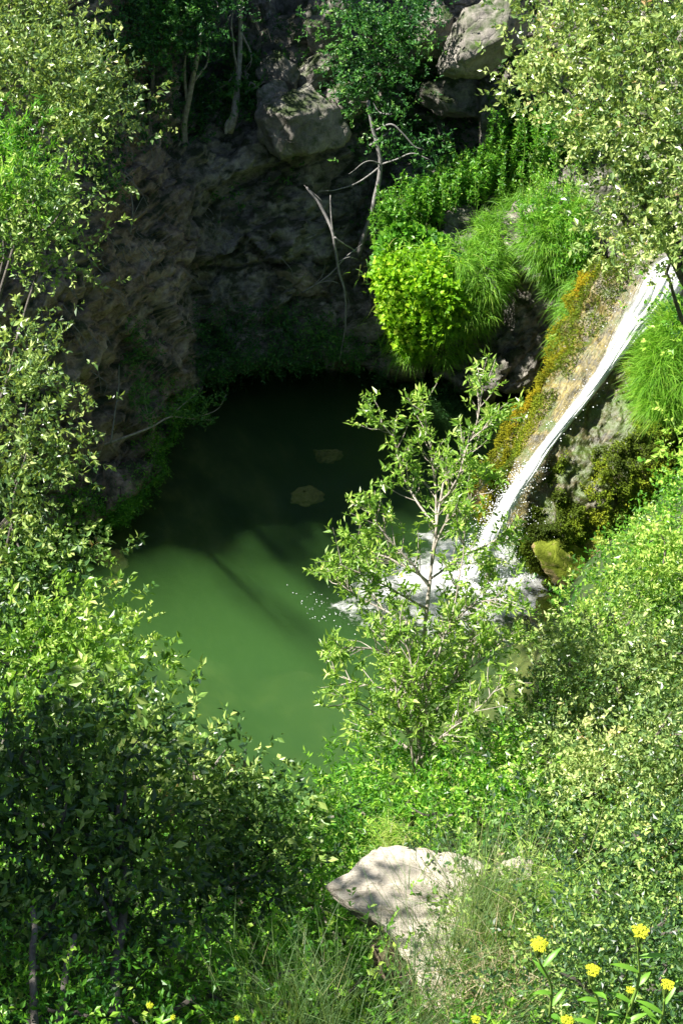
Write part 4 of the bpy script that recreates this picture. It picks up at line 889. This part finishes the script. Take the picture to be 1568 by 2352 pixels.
# dark ferny growth under the bright clump
b = MB()
for (u, v, y, ru, rv, n) in ((900, 800, 4.7, 50, 35, 260), (880, 850, 4.6, 35, 45, 220), (1020, 930, 4.0, 60, 60, 420), (960, 900, 4.2, 60, 40, 300), (1060, 880, 4.2, 50, 40, 200)):
    P, q = ell(Wy(u, v, y), (px(31, ru), .4, px(31, rv)), n, rng, False, .4); sprigs(b, P, rng.normal(size=q.shape) + (0, -.3, -.3), rng, .055, 8, .22, .4, 'lance', .7, .4, .2, .2)
tag(b.build('fern', M['dark'], origin=Wy(1000, 900, 4.2)), 'dark ferns growing under the bright hanging clump', 'fern')
# 3: grass to the right of the fall
cC = Wt(1510, 870, 27.2)
cl3 = thing('grass_clump', cC - (0, 0, .8), 'bright grass bank hanging to the right of the waterfall', 'grass clump')
core(cl3, cC + (.25, .4, 0), (.75, .6, 1.05), 3); b = MB()
for (u, v, t, ru, rv, n) in ((1505, 850, 27, 48, 80, 3000), (1540, 800, 27, 50, 90, 2600), (1505, 905, 26.8, 38, 45, 1500), (1570, 890, 26.8, 45, 75, 2000)):
    P, q = ell(Wt(u, v, t), (px(t, ru), .55, px(t, rv)), n, rng); D = q * (.5, .6, .3) + rng.normal(size=q.shape) * .22 + (-.1, -.2, .6); blades(b, P, D, .45, .013, rng, .62, .18, .5)
b.build('grass_blades', M['grass'], cl3, kind='stuff')

# ------------------------------------------------------------------ left side trees
OAK = dict(kind='oval', asp=.52)
tree('holm_oak', 'sunlit holm oak crown in the top left corner against the dark cliff', 'tree', gnd(-6.8, -4.6), [(70, 60, 21, 120, 90), (200, 150, 20.5, 85, 75), (110, 220, 20, 110, 80), (230, 230, 20.5, 80, 60), (30, 160, 20, 90, 90), (150, 300, 20, 85, 55), (20, -60, 21, 120, 90)], M['oakpale'], M['bark'], L=.053, lai=3.0, tone0=.45, gap=.12, **OAK, limbs=False, r0=.045)
tree('holm_oak', 'blue green narrow leaved tree at the left edge under the top left oak', 'tree', gnd(-6.3, -6.6), [(20, 330, 19.5, 70, 60), (40, 420, 19.5, 75, 70), (0, 400, 19, 60, 90)], M['bright'], M['bark'], L=.07, lai=2.8, kind='lance', asp=.3, tone0=.6, limbs=False, r0=.045)
tree('holm_oak', 'olive green oak crown halfway up the left edge', 'tree', gnd(-6.0, -7.6), [(90, 480, 19, 75, 70), (30, 540, 19, 80, 70), (130, 560, 19.5, 60, 60), (60, 430, 19, 60, 45), (160, 430, 20, 48, 45)], M['oak'], M['bark'], L=.052, lai=2.8, tone0=.62, gap=.15, **OAK, limbs=False, r0=.045)
tree('holm_oak', 'left edge oak with glossy leaf clusters in front of the brown rock', 'tree', gnd(-5.2, -8.6), [(30, 760, 18, 55, 60), (60, 830, 18, 60, 45), (20, 900, 17.5, 60, 60), (110, 1000, 17.5, 75, 50), (40, 1040, 17.5, 70, 60), (60, 960, 17.5, 60, 45), (60, 1130, 17.5, 75, 65), (20, 1200, 17.5, 70, 70)], M['oakpale'], M['bark'], L=.056, lai=2.8, tone0=.45, gap=.12, **OAK, limbs=False, r0=.045)
tree('holm_oak', 'dappled oak crown at the left edge beside the yellow underwater rock', 'tree', gnd(-4.6, -9.2), [(60, 1270, 17.5, 90, 60), (140, 1330, 17.5, 75, 60), (40, 1360, 17.2, 80, 60), (170, 1270, 18, 45, 40)], M['oak'], M['bark'], L=.06, lai=2.9, tone0=.5, gap=.1, **OAK, limbs=False, r0=.045)
tree('holm_oak', 'brightly sunlit yellow green oak crown at the lower left of the pool', 'tree', gnd(-3.8, -10.2), [(90, 1450, 16.5, 100, 60), (190, 1440, 16.8, 85, 60), (220, 1520, 16.5, 90, 65), (60, 1540, 16.3, 90, 70), (290, 1560, 16.6, 65, 60), (150, 1600, 16.2, 110, 65)], M['willow'], M['bark'], L=.06, lai=3.0, tone0=.55, gap=.08, **OAK, limbs=False, r0=.045)
tree('holm_oak', 'large dark holm oak filling the bottom left corner', 'tree', gnd(-1.9, -14.6), [(80, 1720, 13.5, 130, 110), (230, 1700, 13.8, 110, 90), (330, 1650, 14.2, 70, 60), (100, 1900, 13, 140, 110), (280, 1880, 13.4, 130, 110), (80, 2100, 12.5, 140, 110), (300, 2060, 13, 130, 100)], M['oak'], M['bark'], L=.068, lai=4.4, tone0=.34, gap=.04, r0=.05,
     trunks=[([Wt(270, 2420, 12), Wt(265, 2250, 12.4), Wt(285, 2050, 12.9), Wt(270, 1850, 13.3)], [.048, .042, .034, .02]), ([Wt(80, 2420, 11), Wt(85, 2250, 11.4), Wt(75, 2080, 12)], [.03, .027, .02]), ([Wt(130, 2420, 11), Wt(150, 2280, 11.4), Wt(170, 2150, 12)], [.03, .028, .02])], **OAK)
tree('holm_oak', 'mid green oak with spreading crown between the dark oak and the pool', 'tree', gnd(-.7, -12.9), [(450, 1780, 15.5, 100, 85), (560, 1760, 15.8, 80, 65), (430, 1900, 15, 130, 90), (570, 1880, 15.3, 95, 85), (500, 2020, 14.8, 130, 85), (620, 1960, 15.2, 60, 80), (380, 1740, 15.6, 60, 60)], M['oak'], M['barkpale'], L=.062, lai=3.6, tone0=.42, gap=.16, **OAK)

# ------------------------------------------------------------------ right side
tree('holm_oak', 'huge pale holm oak crown filling the top right corner', 'tree', gnd(7.2, -5.5), [(1330, 60, 20, 120, 110), (1480, 60, 19.5, 120, 120), (1290, 190, 20, 95, 85), (1430, 230, 19.5, 130, 110), (1540, 260, 19, 110, 120), (1360, 310, 19.8, 80, 60), (1450, 400, 19.5, 100, 100), (1540, 460, 19, 100, 110), (1440, 520, 19.6, 75, 75), (1520, 600, 19, 80, 60), (1400, -60, 20, 170, 90), (1600, 120, 19, 100, 120)], M['oakpale'], M['bark'], L=.056, lai=3.0, tone0=.55, r0=.16, **OAK)
tree('shrub', 'leafy bush at the right edge below the grass bank', 'bush', gnd(5.2, -3.2), [(1595, 720, 23, 45, 80), (1615, 1000, 22, 50, 60), (1575, 1130, 23, 45, 50), (1620, 1080, 22.5, 60, 70), (1520, 1260, 23.5, 50, 50)], M['bright'], M['bark'], L=.058, lai=3.0, tone0=.6, **OAK, limbs=False, r0=.03)
tree('shrub', 'low green plants between the mossy rock and the right hand bushes', 'bush', gnd(4.9, -3.6), [(1460, 1290, 24.6, 50, 40), (1520, 1230, 24.8, 45, 45), (1400, 1340, 24.8, 40, 32), (1330, 1400, 24.9, 45, 30)], M['bright'], M['bark'], L=.05, lai=2.6, tone0=.55, r0=.03, **OAK)
tree('shrub', 'light green bush beside the mossy rocks at the pool edge', 'bush', gnd(4.2, -4.4), [(1450, 1345, 23.5, 70, 65), (1530, 1290, 22.5, 90, 90), (1365, 1420, 23.8, 60, 45), (1450, 1430, 22.8, 100, 70)], M['willow'], M['bark'], L=.055, lai=3.0, tone0=.55, **OAK)
tree('holm_oak', 'pale olive bush in the middle of the right slope', 'bush', gnd(4.0, -7.2), [(1290, 1520, 21, 95, 80), (1420, 1560, 20, 110, 90), (1540, 1500, 19.5, 100, 110), (1230, 1620, 20.5, 75, 70), (1350, 1660, 19.8, 110, 80)], M['oakpale'], M['bark'], L=.052, lai=3.1, tone0=.5, **OAK)
tree('holm_oak', 'wide olive bush filling the right edge below the middle', 'bush', gnd(3.6, -9.6), [(1500, 1700, 18, 120, 90), (1360, 1790, 17.8, 120, 90), (1240, 1760, 18.5, 90, 80), (1500, 1850, 17, 120, 90), (1580, 1780, 17, 90, 100)], M['oakpale'], M['bark'], L=.047, lai=3.1, tone0=.42, **OAK)
tree('holm_oak', 'dark grey green bush on the right, dappled with shade', 'bush', gnd(3.2, -12.0), [(1330, 1930, 15.5, 110, 80), (1200, 1925, 15.2, 80, 40), (1470, 1980, 15, 130, 90), (1560, 1950, 14.8, 90, 100), (1260, 2000, 15.5, 60, 60), (1380, 2060, 14.6, 100, 70)], M['oak'], M['bark'], L=.044, lai=3.0, tone0=.42, **OAK)
tree('holm_oak', 'dense small leaved bush behind the yellow flowers in the bottom right corner', 'bush', gnd(2.6, -15.2), [(1480, 2140, 12, 140, 90), (1350, 2160, 12, 90, 70), (1530, 2270, 11, 120, 100), (1380, 2290, 11.2, 120, 90), (1240, 2260, 11.8, 60, 80), (1270, 2130, 12.8, 50, 45)], M['oak'], M['bark'], L=.034, lai=3.2, tone0=.36, **OAK)
# bushes at the near edge of the pool
tree('shrub', 'fresh yellow green bush at the near edge of the pool above the slab', 'bush', gnd(.9, -10.2), [(870, 1800, 19, 85, 70), (820, 1870, 18.5, 85, 70), (900, 1890, 18, 70, 55), (740, 1870, 18.5, 65, 60), (860, 1750, 19.3, 45, 45), (930, 1780, 19, 50, 50)], M['bright'], M['barkpale'], L=.062, lai=2.8, kind='lance', asp=.34, tone0=.68)
tree('shrub', 'deep green leafy bush to the right of the yellow green bush', 'bush', gnd(1.9, -11.0), [(1060, 1800, 18.4, 90, 80), (1150, 1740, 18.8, 80, 65), (1010, 1880, 17.6, 75, 60), (1130, 1850, 17.8, 90, 70), (1190, 1800, 18.2, 60, 60)], M['bright'], M['bark'], L=.05, lai=2.6, tone0=.35, gap=.1, **OAK)
tree('shrub', 'sunlit green bush under the left tip of the slab', 'bush', gnd(-.1, -12.2), [(700, 2000, 16.8, 70, 85), (740, 1930, 17.2, 55, 60), (650, 2110, 16.2, 100, 80), (760, 2110, 16, 60, 60)], M['bright'], M['barkpale'], L=.05, lai=2.4, kind='lance', asp=.4, tone0=.55)
tree('shrub', 'green undergrowth bush at the bottom centre below the spreading oak', 'bush', gnd(-.6, -15.4), [(520, 2200, 13.5, 120, 80), (650, 2270, 13, 110, 80), (440, 2310, 12.6, 110, 70), (600, 2370, 12, 140, 60), (780, 2260, 13.4, 90, 80)], M['bright'], M['bark'], L=.045, lai=2.2, tone0=.4, gap=.12, **OAK)
tree('shrub', 'low green bush at the bottom left under the dark oak', 'bush', gnd(-2.4, -16.4), [(80, 2270, 11.5, 120, 80), (220, 2330, 11.3, 120, 60), (50, 2380, 10.8, 120, 60), (340, 2360, 11.2, 90, 50)], M['bright'], M['bark'], L=.04, lai=2.2, tone0=.42, gap=.12, **OAK)

tree('shrub', 'thin dark leafy shrub growing across the back of the slab', 'shrub', Wt(1060, 2110, 14.2), [(1010, 1945, 14.9, 55, 32, .2), (1060, 1990, 14.6, 55, 40, .2), (1140, 1980, 14.6, 60, 40, .2), (1010, 2070, 14.2, 38, 40, .2), (1100, 2080, 14.1, 60, 60, .2), (1140, 2040, 14, 60, 60, .2), (1120, 2170, 13.7, 60, 60, .2), (1170, 1960, 14.6, 60, 40, .2)], M['oak'], M['bark'], L=.045, lai=1.9, tone0=.42, gap=.3, r0=.02, clump=.12, **OAK)
# ------------------------------------------------------------------ slender young tree in front of the pool: every limb built
def slender():
    rng = np.random.default_rng(4); T0 = 18.8
    base = gnd(.75, -9.6)
    o = thing('slender_tree', base, 'slender young willow with open branches standing in front of the waterfall', 'tree')
    P = lambda u, v, dt=0: Wt(u, v, T0 + dt)
    trunkpts = [base + (0, 0, -.3), P(960, 1830, .5), P(962, 1700, .3), P(968, 1560, .2), P(975, 1450, .1), P(985, 1350), P(995, 1250), P(1008, 1160)]
    b = MB(); tr = tube(b, trunkpts, [.042, .037, .03, .024, .018, .013], 9, wob=.02, n=48); b.build('trunk', M['barkpale'], o, smooth=True)
    mains = [  # start v on the trunk, way points
        [P(1008, 1160), P(1020, 1100), P(1062, 1040, -.2), P(1095, 950, -.3), P(1115, 870, -.3)],
        [P(1000, 1220), P(960, 1160, .2), P(925, 1090, .3), P(905, 1010, .3), P(850, 960, .2)],
        [P(998, 1240), P(1000, 1120, .4), P(985, 1010, .5), P(962, 920, .5)],
        [P(1008, 1160), P(1050, 1090, -.4), P(1080, 1010, -.5), P(1140, 960, -.5)],
        [P(985, 1350), P(935, 1290, -.2), P(880, 1230, -.3), P(835, 1150, -.3)],
        [P(980, 1400), P(920, 1370, -.3), P(850, 1330, -.5), P(760, 1290, -.6)],
        [P(985, 1340), P(905, 1290, .3), P(850, 1270, .4), P(800, 1235, .3)],
        [P(990, 1330), P(1040, 1290, .3), P(1100, 1260, .4), P(1165, 1230, .4)],
        [P(990, 1300), P(1020, 1210, -.3), P(1080, 1150, -.4), P(1120, 1090, -.4)],
        [P(975, 1460), P(900, 1410, .3), P(840, 1380, .4), P(770, 1330, .5)],
        [P(972, 1520), P(1040, 1430, -.3), P(1110, 1380, -.5), P(1180, 1370, -.6)],
        [P(970, 1540), P(890, 1500, -.3), P(820, 1490, -.5), P(760, 1500, -.6)],
        [P(968, 1600), P(900, 1590, .3), P(830, 1570, .4), P(765, 1550, .5)],
        [P(965, 1640), P(1050, 1560, .3), P(1120, 1500, .4), P(1180, 1450, .5)],
        [P(965, 1700), P(900, 1660, -.4), P(840, 1620, -.5), P(800, 1600, -.6)],
        [P(962, 1750), P(1020, 1690, -.4), P(1080, 1640, -.6), P(1150, 1570, -.6)],
        [P(962, 1740), P(925, 1710, .3), P(880, 1690, .4), P(840, 1680, .4)],
        [P(968, 1600), P(1000, 1500, .5), P(1020, 1420, .6), P(1050, 1370, .6)],
        [P(965, 1660), P(950, 1570, -.5), P(930, 1480, -.6), P(900, 1440, -.6)],
    ]
    mains += [[P(962, 1780), P(1000, 1650, .3), P(1060, 1520, .4), P(1100, 1400, .5), P(1130, 1300, .5)], [P(960, 1790), P(925, 1650, -.3), P(890, 1500, -.4), P(862, 1380, -.4), P(835, 1250, -.4)], [P(962, 1760), P(985, 1600, -.3), P(1030, 1440, -.4), P(1060, 1300, -.4), P(1070, 1180, -.4)]]
    lv = MB(); tw = MB()
    for m in mains:
        b = MB(); C = tube(b, m, [.017, .011, .005], 6, wob=.03, n=26); b.build('branch', M['barkpale'], o, smooth=True)
        Ln = np.linalg.norm(np.diff(C, axis=0), axis=1).sum(); ns = int(Ln * 17)
        for k in range(ns):
            i = int(4 + (22 - 1) * rng.random()); i = min(i, 24); d = C[i + 1] - C[i]; d /= np.linalg.norm(d); q = rng.normal(size=3); q -= q @ d * d; q /= np.linalg.norm(q)
            dd = d * .7 + q * .8 + np.array([0, 0, .45]); dd /= np.linalg.norm(dd); l = .16 + .32 * rng.random()
            e = C[i] + dd * l; mid = C[i] + dd * l * .5 + rng.normal(size=3) * .02
            tube(tw, [C[i], mid, e], [.007, .003], 4, n=5, tone=rng.random())
            s = rng.random(3) * .6 + .4; S = C[i] + (e - C[i]) * s[:, None]; sprigs(lv, S, np.tile(dd, (3, 1)) + rng.normal(size=(3, 3)) * .5, rng, .075, 7, .12, .36, 'lance', .75, .55, .22, .35)
        sprigs(lv, np.repeat(C[-3:], 3, 0), np.tile(C[-1] - C[-3], (9, 1)) * 10 + rng.normal(size=(9, 3)), rng, .078, 8, .14, .36, 'lance', .8, .62, .2, .35)
    # fuller skirt low on the tree
    for (u, v, ru, rv, dt) in ((1120, 1470, 85, 60, .6), (1010, 1560, 90, 90, .4), (890, 1540, 70, 60, 0), (880, 1640, 60, 50, 0), (1080, 1660, 70, 60, .5), (1140, 1390, 60, 40, .5), (960, 1480, 60, 60, -.3), (1000, 1690, 60, 50, .2)):
        fill_blob(lv, tw, blob(u, v, T0 + dt, ru, rv), rng, .06, .6, 'lance', .36, .6, .22, hub=P(968, v + 60), clump=.14, k=7, length=.13, up=.35, twig_r=.005, gap=.2)
    tw.build('twigs', M['barkpale'], o, kind='stuff'); lv.build('crown', M['willow'], o)
slender()

# ------------------------------------------------------------------ foreground broom, dry grass, flowers
def broom(label, u, v, t, n, h, spread, name='broom_shrub', mat='reed', cat='shrub', group='broom shrubs round the slab', w=.006, tone0=.5):
    rng = np.random.default_rng(int(u * 3 + v)); base = Wt(u, v, t); b = MB()
    o = thing(name, base, label, cat, group)
    A = rng.normal(size=(n, 3)) * spread * (.5, .5, .05); D = A / max(spread, .01) * .6 + rng.normal(size=(n, 3)) * .14 + (0, 0, 1)
    blades(b, base + A * .4, D, h, w, rng, tone0, .25, .12, 4)
    m = n * 2; S = base + A[rng.integers(0, n, m)] * .4; k = rng.integers(0, n, m); a = .3 + .6 * rng.random(m)
    S = (base + A[k] * .4) + D[k] / np.linalg.norm(D[k], axis=1)[:, None] * (a * h)[:, None]
    blades(b, S, D[k] + rng.normal(size=(m, 3)) * .35, h * .4, w * .75, rng, tone0, .25, .1, 3)
    b.build('stems', M[mat], o, kind='stuff'); return o
broom('dark green broom in front of the stone slab, left of its shaded edge', 780, 2450, 11.4, 150, .85, .45)
broom('thin dark broom stems crossing the middle of the slab', 950, 2370, 11.8, 70, 1.2, .35)
broom('broom at the bottom centre, left of the slab', 660, 2400, 11.8, 200, .9, .6)
broom('light green broom growing over the right part of the slab', 1120, 2140, 13.6, 300, .9, .7, tone0=.75)
broom('light green broom in front of the dark bush right of the slab', 1060, 2230, 13.0, 260, 1.0, .6, tone0=.7)
broom('feathery broom at the lower edge of the slab', 1080, 2440, 11.6, 170, 1.1, .6, tone0=.65)
def drygrass(label, spots, mat, n, L, w, tone0, droop, lean, name='dry_grass_tuft', cat='dry grass'):
    b = MB(); r_ = np.random.default_rng(int(spots[0][0]))
    for u, v, t, ru, rv in spots:
        c = Wt(u, v, t); P = c + r_.normal(size=(n, 3)) * (px(t, ru) * .6, .2, px(t, rv) * .4); D = r_.normal(size=(n, 3)) * .8 + np.array(lean); blades(b, P, D, L, w, r_, tone0, .3, droop)
    return tag(b.build(name, M[mat], origin=Wt(*spots[0][:3])), label, cat, kind='stuff' if len(spots) > 1 else None)
drygrass('tangle of straw coloured dry stems in front of the bottom right bush', [(1130, 2300, 12, 110, 60), (1060, 2350, 11.8, 90, 40), (1180, 2250, 12.3, 70, 50)], 'straw', 130, .55, .007, .5, .4, (0, 0, .5))
drygrass('mixed pale green grass on the right part of the slab', [(1150, 2090, 13.8, 100, 50), (1250, 2060, 13.9, 60, 40), (1130, 2160, 13.5, 80, 40), (1200, 2180, 13.2, 90, 50), (1280, 2110, 13.4, 60, 50)], 'grass', 520, .4, .007, .75, .5, (0, 0, .7), 'grass_tuft', 'grass tuft')
drygrass('small pale grass tuft on the back edge of the slab', [(893, 1935, 15.4, 38, 20)], 'grass', 600, .22, .005, .95, .4, (0, 0, .8), 'grass_tuft', 'grass tuft')['kind'] = 'stuff'

def umbel(label, u, v, t, foot, r=.1, seed=0, group='yellow umbel flowers at the bottom right'):
    rng = np.random.default_rng(seed + 500); top = Wt(u, v, t); base = top + np.array(foot, float)
    r = r * (.66 + .14 * rng.random())
    o = thing('yellow_flower', base, label, 'flower', group)
    b = MB(); C = tube(b, [base, base * .6 + top * .4 + (.02, 0, .03), top + (0, 0, -.10)], [.007, .006, .004], 6, n=14); b.build('stem', M['stem'], o, smooth=True)
    st = MB(); fl = MB(); hub = C[-1]
    for k in range(24):
        a = k * 1.4; rr = r * math.sqrt((k + .5) / 24); p = top + (rr * math.cos(a + k), rr * math.sin(a + k), .012 - rr * .30 + .003 * rng.normal())
        tube(st, [hub, hub * .5 + p * .5 + (0, 0, -.008), p], [.003, .002], 4, n=4)
        n = 22; q = rng.normal(size=(n, 3)) * (r * .11, r * .11, r * .05); drops(fl, p + q, r * .06 + r * .04 * rng.random(n), rng)
    st.build('rays', M['stem'], o, kind='stuff'); fl.build('flower_head', M['flower'], o)
    for k in range(4):
        i = 2 + 3 * k; p = C[min(i, 12)]; a = rng.random() * 6.28; d = np.array([math.cos(a), math.sin(a) * .6, .75]); d /= np.linalg.norm(d); L = .11 + .05 * rng.random()
        s = np.cross(d, (0, 0, 1)); s /= np.linalg.norm(s); V = []
        for q in range(6):
            x = q / 5; ww = .013 * math.sin(math.pi * min(.97, .12 + x * .88)) ; c = p + d * L * x + np.array([0, 0, -.05]) * x * x; V += [c - s * ww, c + (0, 0, -.004), c + s * ww]
        f = [];
        for q in range(5):
            e = q * 3; f += [(e, e + 1, e + 4, e + 3), (e + 1, e + 2, e + 5, e + 4)]
        MB().add(V, f, .6).build('leaf', M['bright'], o, smooth=True)
    return o
umbel('yellow umbel flower on a long stem beside the bush, furthest left of the tall ones', 1238, 2170, 6.6, (.10, .05, -.62), 0.044, 1)
umbel('largest and highest yellow umbel flower at the right', 1470, 2140, 6.2, (.03, .03, -.62), 0.046, 2)
umbel('yellow umbel flower between the two tall ones', 1360, 2228, 6.5, (.07, .05, -.55), 0.040, 3)
umbel('yellow umbel flower cut by the right edge of the picture', 1532, 2262, 6.3, (.0, .05, -.5), 0.038, 4)
umbel('small pale yellow flower beside the stem of the highest flower', 1446, 2276, 6.6, (.0, .05, -.45), 0.022, 5)
umbel('low yellow umbel flower at the bottom edge under the leftmost tall flower', 1302, 2346, 6.4, (.03, .05, -.4), 0.036, 6)
umbel('small low yellow flower at the bottom edge left of the straw stems', 1092, 2342, 8.0, (.0, .05, -.4), 0.032, 7)
umbel('small yellow flower at the bottom left under the dark oak', 345, 2310, 9.5, (.0, .05, -.4), 0.025, 8, 'yellow umbel flowers at the bottom left')
umbel('second small yellow flower at the bottom left, lower than the first', 398, 2338, 9.5, (.0, .05, -.35), 0.022, 9, 'yellow umbel flowers at the bottom left')
umbel('faint yellow flower at the bottom beside the broom', 545, 2340, 9.5, (.0, .05, -.35), 0.022, 10, 'yellow umbel flowers at the bottom left')

# ------------------------------------------------------------------ ground cover on the banks
rng = np.random.default_rng(88); b = MB(); n = 38000
X = rng.uniform(-9, 8, n); Y = rng.uniform(-20.5, 1.5, n); sd = pool_sd(X, Y); k = (sd > .1) & ((Y < -4) | (np.abs(X) > 4.5)); X = X[k]; Y = Y[k]
Z = ground_z(X, Y); P = np.stack([X, Y, Z], 1)
dd_ = P - CAM; tt_ = dd_ @ FW; ok = (tt_ > 4) & (np.abs(dd_[:, 0] / tt_) < .32) & (np.abs(dd_ @ UP / tt_) < .40); P = P[ok]
sprigs(b, P + rng.normal(size=P.shape) * .08, rng.normal(size=P.shape) * .8 + (0, 0, .9), rng, .062, 7, .34, .45, 'oval', .7, .45, .25, .3)
tag(b.build('ground_cover', M['bright']), kind='stuff')

# ------------------------------------------------------------------ unseen trees added outside the frame, on plateau and slope, to shade the gorge
def big(label, base, c, r, seed, mat='dark', lai=2.0, L=.18, group='unseen tall trees added on the cliff top for shade'):
    c = np.array(c, float); r = np.array(r, float); bs = []
    rg = np.random.default_rng(seed)
    for k in range(7):
        q = rg.normal(size=3); q /= np.linalg.norm(q); bs.append((c + q * r * .5, r[0] * .62, r[2] * .62, r[1] * .62))
    return tree('offframe_shade_tree', label, 'tree', base, bs, M[mat], M['bark'], L=L, lai=lai, kind='oval', asp=.55, tone0=.45, r0=.25, group=group, clump=.5, length=.35, seed=seed)
TL = 'unseen tall tree added on the cliff top to shade the back of the pool'
for k, (x, y, z, r) in enumerate([(-13.2, 2.5, 16.2, 2.9), (-9.0, 2.5, 15.3, 1.6), (-14.2, 6.2, 17.2, 3.0), (-13.5, 10.6, 17, 3.2), (-17.6, 3.5, 18.5, 3.0), (-17.8, 9.5, 18.5, 3.2), (-6.6, 10.6, 15, 2.3), (-3.0, 11.2, 13.2, 2.2), (.8, 11.6, 12.4, 2.0), (-9.5, 14.5, 16.5, 3.0), (-2, 15.5, 16, 3.0)]):
    big(TL, (x, y, 12.8), (x, y, z), (r, r, r * .95), 600 + k)
SP = [((-13.4, .6, 15.2), 1.3, 1.5), ((-12.0, -.9, 15.0), 1.2, 1.1), ((-10.4, -.6, 14.6), 1.1, 1.5), ((-9.2, -1.9, 14.2), 1.0, .9), ((-7.9, -1.0, 13.4), .9, 1.5), ((-7.6, -2.6, 12.6), .8, .6), ((-11.0, -2.5, 14.2), .9, .5)]  # sparse unseen crowns added to soften and streak the shadow edge on the water
for k, (c_, r_, l_) in enumerate(SP):
    tree('offframe_dapple_tree', 'unseen thin tree added at the cliff top edge to dapple light on the water', 'tree', (c_[0] - .5, max(c_[1] + .5, -.6), 12.0), [(np.array(c_), r_, r_ * .7, r_)], M['dark'], M['bark'], L=.10, lai=l_, clump=.16, gap=.3, length=.3, r0=.04, nbranch=.1, group='unseen thin trees added to dapple light on the water')
SL = 'unseen tree added on the left slope to shade the bottom left corner'  # added out of view so the bottom left oak falls in shade
for k, (x, y, z, r) in enumerate([(-6.4, -15.0, 12.6, 1.8), (-7.6, -15.0, 15.0, 1.8)]):
    big(SL, gnd(x - .5, y), (x, y, z), (r, r, r), 700 + k, 'oak', group='unseen trees added on the left slope for shade', L=.09)
print('tris', sum(len(o.data.polygons) for o in bpy.data.objects if o.type == 'MESH'))
